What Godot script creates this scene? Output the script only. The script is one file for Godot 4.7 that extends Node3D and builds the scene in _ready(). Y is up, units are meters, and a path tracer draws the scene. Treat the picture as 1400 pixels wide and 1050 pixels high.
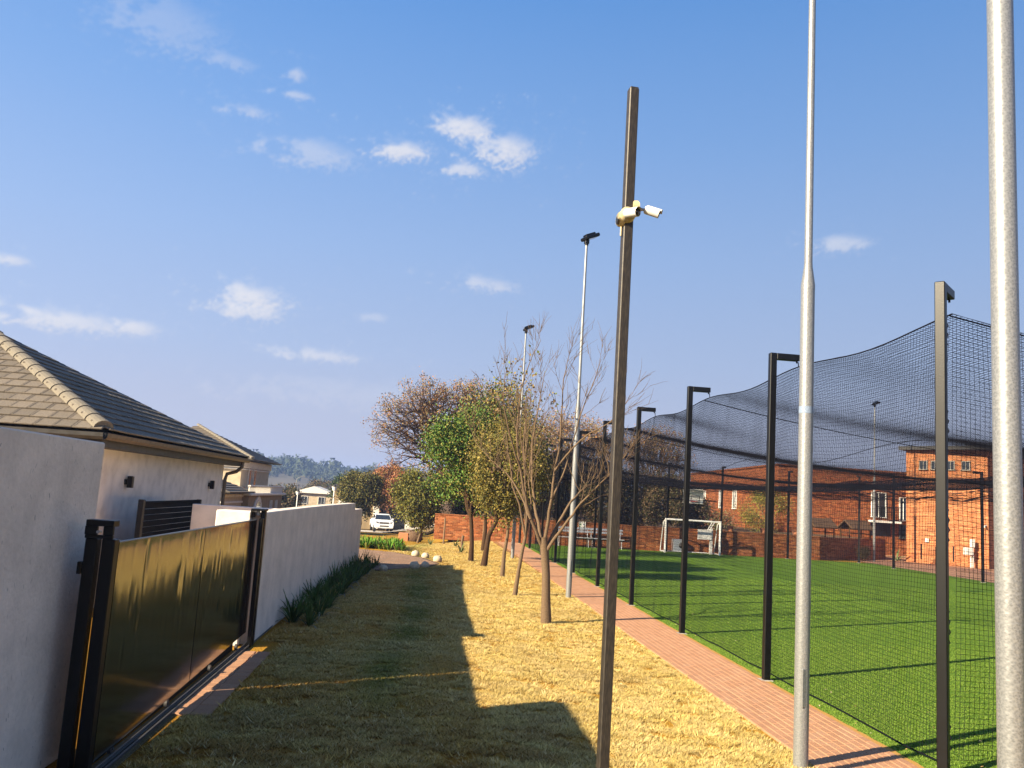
extends Node3D

# ---------------------------------------------------------------- mesh builder
class MB:
	var v := PackedVector3Array()
	var n := PackedVector3Array()
	var uv := PackedVector2Array()
	var c := PackedColorArray()
	var idx := PackedInt32Array()
	var col := Color.WHITE
	var tint := false

	func quad(a: Vector3, b: Vector3, cc: Vector3, d: Vector3) -> void:  # counter-clockwise seen from outside
		var k := v.size()
		var nn := (b - a).cross(cc - a)
		if nn.length_squared() < 1e-14:
			nn = (cc - a).cross(d - a)
		nn = nn.normalized()
		v.append(a); v.append(b); v.append(cc); v.append(d)
		for i in 4:
			n.append(nn)
			c.append(col)
		var w := a.distance_to(b)
		var h := a.distance_to(d)
		uv.append(Vector2(0, h)); uv.append(Vector2(w, h)); uv.append(Vector2(w, 0)); uv.append(Vector2(0, 0))
		idx.append_array([k, k + 2, k + 1, k, k + 3, k + 2])

	func tri(a: Vector3, b: Vector3, cc: Vector3) -> void:
		var k := v.size()
		var nn := (b - a).cross(cc - a).normalized()
		v.append(a); v.append(b); v.append(cc)
		for i in 3:
			n.append(nn)
			c.append(col)
		uv.append(Vector2(0, 0)); uv.append(Vector2(1, 0)); uv.append(Vector2(0, 1))
		idx.append_array([k, k + 2, k + 1])

	func face(p: Array, mid: Vector3) -> void:  # a flat polygon turned away from mid
		var nn: Vector3 = (p[1] - p[0]).cross(p[2] - p[0])
		var m := Vector3.ZERO
		for q in p:
			m += q
		m /= p.size()
		var pts := p
		if nn.dot(m - mid) < 0:
			pts = p.duplicate()
			pts.reverse()
		if pts.size() == 4:
			quad(pts[0], pts[1], pts[2], pts[3])
		else:
			for i in range(1, pts.size() - 1):
				tri(pts[0], pts[i], pts[i + 1])

	# box of size s centred at p, turned by b, edges chamfered by bev
	func box(p: Vector3, s: Vector3, bev := 0.0, b := Basis.IDENTITY) -> void:
		var h := s * 0.5
		var e: float = minf(bev, minf(h.x, minf(h.y, h.z)) * 0.98)
		for ax in 3:
			var u := (ax + 1) % 3
			var w := (ax + 2) % 3
			for sg: float in [-1.0, 1.0]:
				var q := []
				for st in [[-1.0, -1.0], [1.0, -1.0], [1.0, 1.0], [-1.0, 1.0]]:
					var o := Vector3.ZERO
					o[ax] = sg * h[ax]
					o[u] = st[0] * (h[u] - e)
					o[w] = st[1] * (h[w] - e)
					q.append(p + b * o)
				face(q, p)
		if e <= 0.0:
			return
		for ax in 3:  # edges that run along ax
			var u := (ax + 1) % 3
			var w := (ax + 2) % 3
			for su: float in [-1.0, 1.0]:
				for sw: float in [-1.0, 1.0]:
					var q := []
					for k in [[-1.0, 0], [1.0, 0], [1.0, 1], [-1.0, 1]]:
						var o := Vector3.ZERO
						o[ax] = k[0] * (h[ax] - e)
						o[u] = su * (h[u] - (0.0 if k[1] == 0 else e))
						o[w] = sw * (h[w] - (e if k[1] == 0 else 0.0))
						q.append(p + b * o)
					face(q, p)
		for sx: float in [-1.0, 1.0]:
			for sy: float in [-1.0, 1.0]:
				for sz: float in [-1.0, 1.0]:
					var q := []
					for k in 3:
						var o := Vector3(sx * (h.x - e), sy * (h.y - e), sz * (h.z - e))
						o[k] = [sx, sy, sz][k] * h[k]
						q.append(p + b * o)
					face(q, p)

	func tube(pts: PackedVector3Array, r: PackedFloat32Array, sides := 6, cap := true) -> void:
		var k0 := v.size()
		var up := Vector3.UP
		var d0 := (pts[1] - pts[0]).normalized()
		if absf(d0.dot(up)) > 0.9:
			up = Vector3.RIGHT
		var side := d0.cross(up).normalized()
		var run := 0.0
		for i in pts.size():
			var d: Vector3
			if i == 0:
				d = pts[1] - pts[0]
			elif i == pts.size() - 1:
				d = pts[i] - pts[i - 1]
			else:
				d = pts[i + 1] - pts[i - 1]
			d = d.normalized()
			side = (side - d * side.dot(d)).normalized()
			var other := d.cross(side)
			if i > 0:
				run += pts[i].distance_to(pts[i - 1])
			for s in sides + 1:
				var a := TAU * s / sides
				var o := side * cos(a) + other * sin(a)
				v.append(pts[i] + o * r[i])
				n.append(o)
				c.append(col)
				uv.append(Vector2(float(s) / sides, run))
		for i in pts.size() - 1:
			for s in sides:
				var a := k0 + i * (sides + 1) + s
				var b := a + sides + 1
				idx.append_array([a, b, a + 1, a + 1, b, b + 1])
		if cap:
			for e in 2:
				var i := 0 if e == 0 else pts.size() - 1
				var dn := (pts[0] - pts[1]) if e == 0 else (pts[i] - pts[i - 1])
				dn = dn.normalized()
				var k := v.size()
				v.append(pts[i]); n.append(dn); c.append(col); uv.append(Vector2.ZERO)
				for s in sides + 1:
					v.append(v[k0 + i * (sides + 1) + s]); n.append(dn); c.append(col); uv.append(Vector2.ZERO)
				for s in sides:
					if e == 0:
						idx.append_array([k, k + 1 + s, k + 2 + s])
					else:
						idx.append_array([k, k + 2 + s, k + 1 + s])

	func rod(a: Vector3, b: Vector3, r: float, sides := 8, r2 := -1.0) -> void:
		tube(PackedVector3Array([a, b]), PackedFloat32Array([r, r if r2 < 0 else r2]), sides)

	# rings of revolution about an axis: prof = [[height, radius], ...]
	func lathe(at: Vector3, axis: Vector3, prof: Array, sides := 14) -> void:
		for i in prof.size() - 1:
			rod(at + axis * prof[i][0], at + axis * (prof[i + 1][0] + 1e-5), maxf(prof[i][1], 1e-4), sides, maxf(prof[i + 1][1], 1e-4))

	# flat outline (x, y) pushed along z by depth, both ends closed; outline counter-clockwise
	func prism(out: PackedVector2Array, depth: float, t := Transform3D.IDENTITY) -> void:
		var m := out.size()
		var tr := Geometry2D.triangulate_polygon(out)
		for i in range(0, tr.size(), 3):
			var a := out[tr[i]]
			var b := out[tr[i + 1]]
			var d := out[tr[i + 2]]
			if (b - a).cross(d - a) < 0:
				var s := b
				b = d
				d = s
			tri(t * Vector3(a.x, a.y, depth), t * Vector3(b.x, b.y, depth), t * Vector3(d.x, d.y, depth))
			tri(t * Vector3(a.x, a.y, 0), t * Vector3(d.x, d.y, 0), t * Vector3(b.x, b.y, 0))
		for i in m:
			var a := out[i]
			var b := out[(i + 1) % m]
			quad(t * Vector3(a.x, a.y, 0), t * Vector3(b.x, b.y, 0), t * Vector3(b.x, b.y, depth), t * Vector3(a.x, a.y, depth))

	func mesh() -> ArrayMesh:
		var m := ArrayMesh.new()
		if v.is_empty():
			return m
		var a := []
		a.resize(Mesh.ARRAY_MAX)
		a[Mesh.ARRAY_VERTEX] = v
		a[Mesh.ARRAY_NORMAL] = n
		a[Mesh.ARRAY_TEX_UV] = uv
		if tint:
			a[Mesh.ARRAY_COLOR] = c
		a[Mesh.ARRAY_INDEX] = idx
		m.add_surface_from_arrays(Mesh.PRIMITIVE_TRIANGLES, a)
		return m

# ---------------------------------------------------------------- naming and tagging
var taken := {}
var M := {}
var rng := RandomNumberGenerator.new()
const SUN := Vector3(-0.7923, 0.4415, 0.4208)  # towards the sun

func numbered(called: String, parent: Node) -> String:
	var key := str(parent.get_instance_id()) + called
	taken[key] = taken.get(key, 0) + 1
	return called if taken[key] == 1 else "%s_%03d" % [called, taken[key] - 1]

func hang(o: Node3D, called: String, parent: Node = null) -> Node3D:
	var p: Node = parent if parent else self
	o.name = numbered(called, p)
	p.add_child(o, true)
	return o

func tag(o: Node3D, label: String, category := "", group := "", kind := "") -> Node3D:
	if label: o.set_meta("label", label)
	if category: o.set_meta("category", category)
	if group: o.set_meta("group", group)
	if kind: o.set_meta("kind", kind)
	return o

func thing(called: String, label: String, category: String, at := Vector3.ZERO, turn := 0.0, group := "") -> Node3D:
	var o := Node3D.new()
	hang(o, called)
	o.position = at
	o.rotation.y = turn
	tag(o, label, category, group)
	return o

func obj(called: String, mb: MB, m: Material, parent: Node = null) -> MeshInstance3D:
	var o := MeshInstance3D.new()
	o.mesh = mb.mesh()
	o.material_override = m
	hang(o, called, parent)
	return o

func shared(called: String, mesh: Mesh, m: Material, parent: Node, at: Transform3D) -> MeshInstance3D:
	var o := MeshInstance3D.new()
	o.mesh = mesh
	o.material_override = m
	o.transform = at
	hang(o, called, parent)
	return o

func copy(o: Node3D, at: Vector3, turn: float, label := "") -> Node3D:
	var r: Node3D = o.duplicate()
	hang(r, String(o.name).rstrip("0123456789").trim_suffix("_"))
	r.position = at
	r.rotation.y = turn
	if label: r.set_meta("label", label)
	return r

# ---------------------------------------------------------------- materials
func lin(r: float, g: float, b: float, a := 1.0) -> Color:
	var k := Color(r, g, b).linear_to_srgb()
	k.a = a
	return k

func noise(sd: int, freq: float, oct := 4, type := FastNoiseLite.TYPE_SIMPLEX_SMOOTH) -> FastNoiseLite:
	var f := FastNoiseLite.new()
	f.seed = sd
	f.frequency = freq
	f.noise_type = type
	f.fractal_octaves = oct
	return f

func ntex(sd: int, freq: float, cols: Array, size := 512, oct := 4, type := FastNoiseLite.TYPE_SIMPLEX_SMOOTH) -> NoiseTexture2D:
	var t := NoiseTexture2D.new()
	t.width = size
	t.height = size
	t.seamless = true
	t.generate_mipmaps = false
	t.noise = noise(sd, freq, oct, type)
	if cols.size():
		var g := Gradient.new()
		var off := PackedFloat32Array()
		var cc := PackedColorArray()
		for i in cols.size():
			off.append(cols[i][0])
			cc.append(cols[i][1])
		g.offsets = off
		g.colors = cc
		t.color_ramp = g
	return t

func mat(called: String, color: Color, rough := 0.8, metal := 0.0) -> StandardMaterial3D:
	var m := StandardMaterial3D.new()
	m.resource_name = called
	m.albedo_color = color
	m.roughness = rough
	m.metallic = metal
	M[called] = m
	return m

# colour, and relief, from textures laid on by world position: size metres per repeat
func skin(m: StandardMaterial3D, tex: Texture2D, size: float, bump: Texture2D = null, cm := 0.3, world := true, stretch := 1.0) -> StandardMaterial3D:
	m.albedo_texture = tex
	m.uv1_triplanar = true
	m.uv1_world_triplanar = world
	m.uv1_scale = Vector3(1.0 / size, 1.0 / (size * stretch), 1.0 / size)
	if bump:
		m.heightmap_enabled = true
		m.heightmap_texture = bump
		m.heightmap_scale = cm
	return m

func leafmat(called: String, glow := 0.5) -> StandardMaterial3D:
	var m := mat(called, Color.WHITE, 0.55)
	m.vertex_color_use_as_albedo = true
	m.cull_mode = BaseMaterial3D.CULL_DISABLED
	m.backlight_enabled = true
	m.backlight = Color(glow, glow, glow)
	return m

func worn_plaster() -> ImageTexture:
	# grey plaster: soft clouds, trowel marks, scuffs, pits and a few thin runs
	var im := Image.create(640, 640, false, Image.FORMAT_RGB8)
	var f := noise(17, 0.006, 5)
	var soft := f.get_seamless_image(640, 640)
	var g := noise(18, 0.05, 4).get_seamless_image(640, 640)
	for y in 640:
		for x in 640:
			var k := 0.86 + 0.1 * soft.get_pixel(x, y).r + 0.05 * g.get_pixel(x, y).r
			im.set_pixel(x, y, Color(k, k * 0.994, k * 0.985))
	var r := RandomNumberGenerator.new()
	r.seed = 19
	for i in 260:
		var x := r.randi() % 640
		var y := r.randi() % 630
		var dark := r.randf_range(0.62, 0.9)
		var l := r.randi_range(1, 9) if i < 220 else r.randi_range(20, 90)
		var dx := r.randf_range(-0.7, 0.7) if i < 220 else r.randf_range(-0.06, 0.06)
		if i >= 220:
			dark = r.randf_range(0.93, 0.98)
		for k in l:
			var xx := posmod(int(x + dx * k), 640)
			var yy := posmod(y + k, 640)
			for q in (2 if i % 3 == 0 else 1):
				var p := im.get_pixel((xx + q) % 640, yy)
				im.set_pixel((xx + q) % 640, yy, Color(p.r * dark, p.g * dark, p.b * dark))
	return ImageTexture.create_from_image(im)

func brick_tex(sd: int, cols: Array, mortar: Color, bw: int, bh: int, nx: int, ny: int) -> Array:
	var r := RandomNumberGenerator.new()
	r.seed = sd
	var w := bw * nx
	var h := bh * ny
	var im := Image.create(w, h, false, Image.FORMAT_RGB8)
	var hm := Image.create(w, h, false, Image.FORMAT_RGB8)
	im.fill(mortar)
	hm.fill(Color(0.2, 0.2, 0.2))
	var j := maxi(1, int(bh * 0.14))
	for y in ny:
		var off := bw / 2 if y % 2 == 1 else 0
		for x in nx:
			var c: Color = cols[r.randi() % cols.size()]
			var k := r.randf_range(0.82, 1.15)
			c = Color(c.r * k, c.g * k, c.b * k)
			var q := r.randf_range(0.75, 1.0)
			for part in 2:
				var x0 := x * bw + off - part * w
				var rect := Rect2i(x0 + j / 2, y * bh + j / 2, bw - j, bh - j).intersection(Rect2i(0, 0, w, h))
				if rect.size.x > 0 and rect.size.y > 0:
					im.fill_rect(rect, c)
					hm.fill_rect(rect, Color(q, q, q))
	var f := noise(sd + 5, 0.09, 3)
	for y in h:
		for x in w:
			var p := im.get_pixel(x, y)
			var s := 1.0 + 0.22 * f.get_noise_2d(x, y)
			im.set_pixel(x, y, Color(p.r * s, p.g * s, p.b * s))
	return [ImageTexture.create_from_image(im), ImageTexture.create_from_image(hm)]

func make_materials() -> void:
	var grain := ntex(3, 0.05, [], 512, 5)
	var fine := ntex(4, 0.11, [], 512, 4)
	M.grain = null
	# plaster walls
	var pl := ntex(11, 0.006, [[0.0, Color(0.87, 0.86, 0.85)], [0.45, Color(0.95, 0.945, 0.94)], [1.0, Color(1.0, 0.995, 0.985)]], 1024, 6)
	skin(mat("plaster", lin(0.84, 0.73, 0.62), 0.92), worn_plaster(), 2.6, fine, 0.35)
	skin(mat("house_plaster", lin(0.8, 0.72, 0.64), 0.92), pl, 3.1, fine, 0.2)
	skin(mat("cream_plaster", lin(0.5, 0.4, 0.27), 0.9), pl, 3.3, fine, 0.2)
	skin(mat("tan_plaster", lin(0.3, 0.22, 0.12), 0.9), pl, 3.7, fine, 0.2)
	skin(mat("cap_plaster", lin(0.78, 0.74, 0.66), 0.9), pl, 1.9, fine, 0.2)
	mat("white_paint", lin(0.8, 0.79, 0.76), 0.5)
	mat("white_plastic", lin(0.62, 0.61, 0.57), 0.4)
	mat("yellowed_plastic", lin(0.55, 0.45, 0.25), 0.5)
	mat("black_lens", lin(0.008, 0.008, 0.01), 0.12)
	# black powder-coated steel
	var bl := ntex(12, 0.02, [[0.0, Color(0.75, 0.72, 0.68)], [0.6, Color(0.95, 0.94, 0.92)], [1.0, Color(1, 1, 1)]], 256, 4)
	skin(mat("black_steel", lin(0.003, 0.0029, 0.0028), 0.39), bl, 0.8, fine, 0.05)
	M.black_steel.metallic_specular = 0.4
	skin(mat("flat_black", lin(0.007, 0.007, 0.007), 0.85), bl, 0.8).metallic_specular = 0.2
	skin(mat("dark_fascia", lin(0.05, 0.048, 0.046), 0.5), bl, 1.1)
	skin(mat("gutter_metal", lin(0.16, 0.115, 0.07), 0.45), bl, 1.0)
	# galvanised steel
	var zn := ntex(13, 0.045, [[0.0, Color(0.66, 0.67, 0.68)], [0.5, Color(0.86, 0.86, 0.86)], [1.0, Color(1, 1, 0.99)]], 512, 3, FastNoiseLite.TYPE_CELLULAR)
	var zb := ntex(14, 0.03, [], 256, 4)
	skin(mat("galvanised", lin(0.39, 0.395, 0.39), 0.4, 0.45), zn, 0.35, zb, 0.12)
	skin(mat("pole_blue", lin(0.28, 0.36, 0.5), 0.6), zn, 0.3)
	# weathered dark steel of the camera pole: streaks run up and down
	var ru := ntex(15, 0.03, [[0.0, Color(0.45, 0.42, 0.38)], [0.4, Color(0.62, 0.58, 0.53)], [0.65, Color(0.8, 0.74, 0.66)], [1.0, Color(1.0, 0.9, 0.76)]], 512, 5)
	skin(mat("rusty_steel", lin(0.085, 0.08, 0.073), 0.5, 0.2), ru, 0.16, fine, 0.08, true, 9.0)
	# glossy dark gate
	var gt := ntex(16, 0.012, [[0.0, Color(0.8, 0.76, 0.7)], [0.5, Color(0.95, 0.93, 0.9)], [1.0, Color(1, 1, 1)]], 512, 5)
	var gate := skin(mat("gate_sheet", lin(0.008, 0.0065, 0.004), 0.13), gt, 1.4)
	gate.metallic_specular = 0.75
	gate.clearcoat_enabled = true
	gate.clearcoat = 0.6
	gate.clearcoat_roughness = 0.14
	# ground
	var straw := ntex(21, 0.055, [[0.0, Color(0.42, 0.34, 0.2)], [0.3, Color(0.68, 0.58, 0.36)], [0.55, Color(0.86, 0.77, 0.5)], [1.0, Color(1, 0.95, 0.72)]], 1024, 6)
	var g := skin(mat("dry_grass_ground", Color.WHITE, 0.95), straw, 1.3, grain, 0.9)
	g.vertex_color_use_as_albedo = true
	var tf := ntex(22, 0.05, [[0.0, Color(0.5, 0.55, 0.4)], [0.5, Color(0.85, 0.88, 0.75)], [1.0, Color(1, 1, 1)]], 1024, 6)
	skin(mat("turf", lin(0.145, 0.245, 0.032), 0.9), tf, 1.3, grain, 0.8)
	skin(mat("earth", lin(0.16, 0.1, 0.055), 0.95), straw, 0.9, grain, 1.5)
	skin(mat("earth_grey", lin(0.17, 0.135, 0.1), 0.95), straw, 0.9, grain, 1.2)
	skin(mat("dark_earth", lin(0.05, 0.04, 0.03), 0.95), straw, 0.7, grain, 1.2)
	mat("track_steel", lin(0.09, 0.085, 0.08), 0.5, 0.5)
	skin(mat("concrete", lin(0.36, 0.33, 0.29), 0.9), pl, 1.3, fine, 0.5)
	skin(mat("pale_concrete", lin(0.5, 0.45, 0.38), 0.9), pl, 1.7, fine, 0.4)
	# pavers: one tint each, with grain
	var pv := ntex(23, 0.06, [[0.0, Color(0.78, 0.74, 0.72)], [0.5, Color(0.93, 0.92, 0.9)], [1.0, Color(1, 1, 1)]], 512, 5)
	var tints := [[0.47, 0.245, 0.135], [0.49, 0.262, 0.145], [0.445, 0.23, 0.122], [0.475, 0.262, 0.15], [0.43, 0.226, 0.125]]
	for i in 5:
		skin(mat("paver%d" % i, lin(tints[i][0], tints[i][1], tints[i][2]), 0.9), pv, 0.7, fine, 0.25)
	for i in 4:
		var dt: Array = [[0.3, 0.19, 0.125], [0.35, 0.205, 0.125], [0.26, 0.175, 0.125], [0.38, 0.24, 0.16]][i]
		skin(mat("drive_paver%d" % i, lin(dt[0], dt[1], dt[2]), 0.9), pv, 0.7, fine, 0.25)
	skin(mat("joint_sand", lin(0.42, 0.235, 0.13), 0.95), straw, 0.5)
	skin(mat("sand_edge", lin(0.62, 0.42, 0.2), 0.95), straw, 0.5)
	# bricks too far off to pick apart
	var b1 := brick_tex(31, [Color(0.74, 0.5, 0.34), Color(0.69, 0.44, 0.29), Color(0.78, 0.55, 0.39), Color(0.63, 0.4, 0.27)], Color(0.78, 0.68, 0.57), 36, 12, 12, 32)
	var w := mat("wall_brick", lin(0.6, 0.5, 0.42), 0.9)
	skin(w, b1[0], 0.22 * 12, b1[1], 0.25)
	w.uv1_scale = Vector3(1 / 2.64, 1 / 2.72, 1 / 2.64)
	var w2 := mat("building_brick", lin(0.8, 0.72, 0.64), 0.9)
	skin(w2, b1[0], 0.22 * 12, b1[1], 0.15)
	w2.uv1_scale = Vector3(1 / 2.64, 1 / 2.72, 1 / 2.64)
	var w3 := mat("facade_brick", lin(0.48, 0.36, 0.28), 0.9)
	skin(w3, b1[0], 0.22 * 12, b1[1], 0.15)
	w3.uv1_scale = Vector3(1 / 2.64, 1 / 2.72, 1 / 2.64)
	# roof tiles
	var rt := ntex(24, 0.03, [[0.0, Color(0.68, 0.66, 0.63)], [0.5, Color(0.9, 0.88, 0.85)], [1.0, Color(1, 1, 1)]], 512, 5)
	var tt := [[0.178, 0.153, 0.122], [0.195, 0.167, 0.134], [0.161, 0.138, 0.11], [0.21, 0.18, 0.144]]
	for i in 4:
		skin(mat("tile%d" % i, lin(tt[i][0], tt[i][1], tt[i][2]), 0.8), rt, 0.6, fine, 0.2)
	skin(mat("ridge_mortar", lin(0.22, 0.2, 0.165), 0.9), rt, 0.5, grain, 0.8)
	skin(mat("dark_tile", lin(0.06, 0.055, 0.052), 0.6), rt, 0.6)
	# wood and bark
	var bk := ntex(25, 0.05, [[0.0, Color(0.35, 0.3, 0.27)], [0.45, Color(0.62, 0.55, 0.48)], [1.0, Color(1, 0.95, 0.86)]], 512, 5)
	skin(mat("bark", lin(0.37, 0.315, 0.255), 0.9), bk, 0.22, bk, 1.0, true, 3.0)
	skin(mat("dark_bark", lin(0.15, 0.11, 0.08), 0.9), bk, 0.3, bk, 1.0, true, 3.0)
	skin(mat("pale_bark", lin(0.45, 0.35, 0.24), 0.9), bk, 0.25, bk, 0.6, true, 3.0)
	skin(mat("thatch", lin(0.2, 0.13, 0.07), 0.95), bk, 0.3, bk, 2.0)
	skin(mat("rock", lin(0.3, 0.22, 0.16), 0.9), bk, 1.2, grain, 2.0)
	skin(mat("pebble", lin(0.62, 0.55, 0.42), 0.85), rt, 0.9, grain, 0.6)
	mat("net_cord", lin(0.008, 0.008, 0.012), 0.9).metallic_specular = 0.1
	mat("aluminium", lin(0.62, 0.64, 0.68), 0.4, 0.5)
	var gl := mat("window_glass", lin(0.02, 0.025, 0.03), 0.06)
	gl.metallic_specular = 0.8
	mat("car_paint", lin(0.8, 0.8, 0.8), 0.3).clearcoat_enabled = true
	mat("tyre", lin(0.015, 0.015, 0.016), 0.8)
	mat("chrome", lin(0.5, 0.5, 0.52), 0.2, 0.9)
	mat("terracotta", lin(0.5, 0.2, 0.09), 0.8)
	mat("red_paint", lin(0.4, 0.04, 0.03), 0.5)
	mat("sign_green", lin(0.1, 0.3, 0.06), 0.6)
	mat("sign_blue", lin(0.05, 0.12, 0.3), 0.6)
	leafmat("leaf", 0.35).metallic_specular = 0.3
	leafmat("blade", 0.35).metallic_specular = 0.15
	M.blade.roughness = 0.9
	for k in ["dry_grass_ground", "turf", "plaster", "house_plaster", "bark", "dark_bark", "wall_brick", "building_brick", "facade_brick"]:
		M[k].metallic_specular = 0.18
	var tw := mat("twig", Color.WHITE, 0.9)
	tw.vertex_color_use_as_albedo = true

# ---------------------------------------------------------------- lie of the land
func ter(x: float, z: float) -> float:
	var d := -z
	var w := 1.0 - smoothstep(0.0, 3.5, x)
	w = maxf(w, smoothstep(95.0, 150.0, d))
	var t := maxf(0.0, d - 37.0)
	return -w * (0.0375 * minf(t, 60.0) + 0.012 * clampf(t - 60.0, 0.0, 200.0))

func wall_x(z: float) -> float:  # face of the long curved wall
	var t := maxf(0.0, -z - 14.5)
	return -2.42 + 0.0025 * t * t

var patch := FastNoiseLite.new()
func lawn_color(x: float, z: float) -> Color:
	var straw := Color(0.66, 0.49, 0.16)
	var c := straw
	var n1 := patch.get_noise_2d(x * 3.0, z * 3.0)
	var n2 := patch.get_noise_2d(x * 11.0 + 40.0, z * 11.0)
	var n3 := patch.get_noise_2d(x * 0.8 - 90.0, z * 0.8)
	c = c.lerp(Color(0.74, 0.57, 0.24), clampf(n2 * 0.9 + 0.2, 0, 0.7))
	c = c.lerp(Color(0.4, 0.27, 0.1), clampf(-n1 * 0.8, 0, 0.5))
	# greener strip where the wall keeps it moist, browner turf with wall shade painted in
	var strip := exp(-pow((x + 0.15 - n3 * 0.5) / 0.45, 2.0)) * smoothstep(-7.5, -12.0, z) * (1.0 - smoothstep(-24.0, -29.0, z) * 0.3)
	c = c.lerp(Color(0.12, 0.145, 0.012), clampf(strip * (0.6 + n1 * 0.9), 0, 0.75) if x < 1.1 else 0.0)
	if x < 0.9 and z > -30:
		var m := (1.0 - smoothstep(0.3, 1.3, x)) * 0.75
		c = c.lerp(Color(0.46, 0.235, 0.035), m * clampf(0.6 + n1, 0, 1) * (1.0 - strip))  # shade beside the wall darkened into the grass colour, softly faded
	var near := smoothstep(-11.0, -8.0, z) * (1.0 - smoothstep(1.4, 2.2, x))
	c = c.lerp(Color(0.33, 0.175, 0.04), near * clampf(0.55 + n2 * 1.2, 0, 0.8))  # tall wall's shade on the near lawn, painted as a darker tone
	if x < -6.0 or x > 30.0 or z < -62.0:
		var far := clampf(maxf(maxf(-6.0 - x, x - 30.0) / 6.0, (-62.0 - z) / 30.0), 0, 1)
		c = c.lerp(Color(0.14, 0.11, 0.05), far)
	return c

func build_environment() -> void:
	var cam := Camera3D.new()
	cam.name = "camera"
	cam.fov = 49.076
	cam.near = 0.05
	cam.far = 4000.0
	cam.transform = Transform3D(Basis(Vector3(CAMX[0], CAMX[1], CAMX[2]), Vector3(CAMY[0], CAMY[1], CAMY[2]), Vector3(CAMZ[0], CAMZ[1], CAMZ[2])), Vector3(0, 2.4, 0))
	add_child(cam)
	cam.current = true
	var we := WorldEnvironment.new()
	we.name = "environment"
	var e := Environment.new()
	e.background_mode = Environment.BG_SKY
	e.tonemap_mode = Environment.TONE_MAPPER_LINEAR
	e.tonemap_exposure = EXPOSE
	e.sdfgi_enabled = true
	e.ssao_enabled = true
	e.ssil_enabled = true
	e.fog_enabled = true
	e.fog_density = 0.00045
	e.fog_light_color = Color(0.6, 0.72, 0.95)
	var sky := Sky.new()
	var sm := PanoramaSkyMaterial.new()
	sm.panorama = sky_texture()
	sky.sky_material = sm
	e.sky = sky
	we.environment = e
	add_child(we)
	var sun := DirectionalLight3D.new()
	sun.name = "sun"
	sun.light_energy = 1.6
	sun.light_color = Color(1.0, 0.93, 0.8)
	sun.light_angular_distance = 0.5
	sun.shadow_enabled = true
	sun.transform = Transform3D(Basis.looking_at(-SUN, Vector3.UP), Vector3(0, 30, 0))
	add_child(sun)

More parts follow.
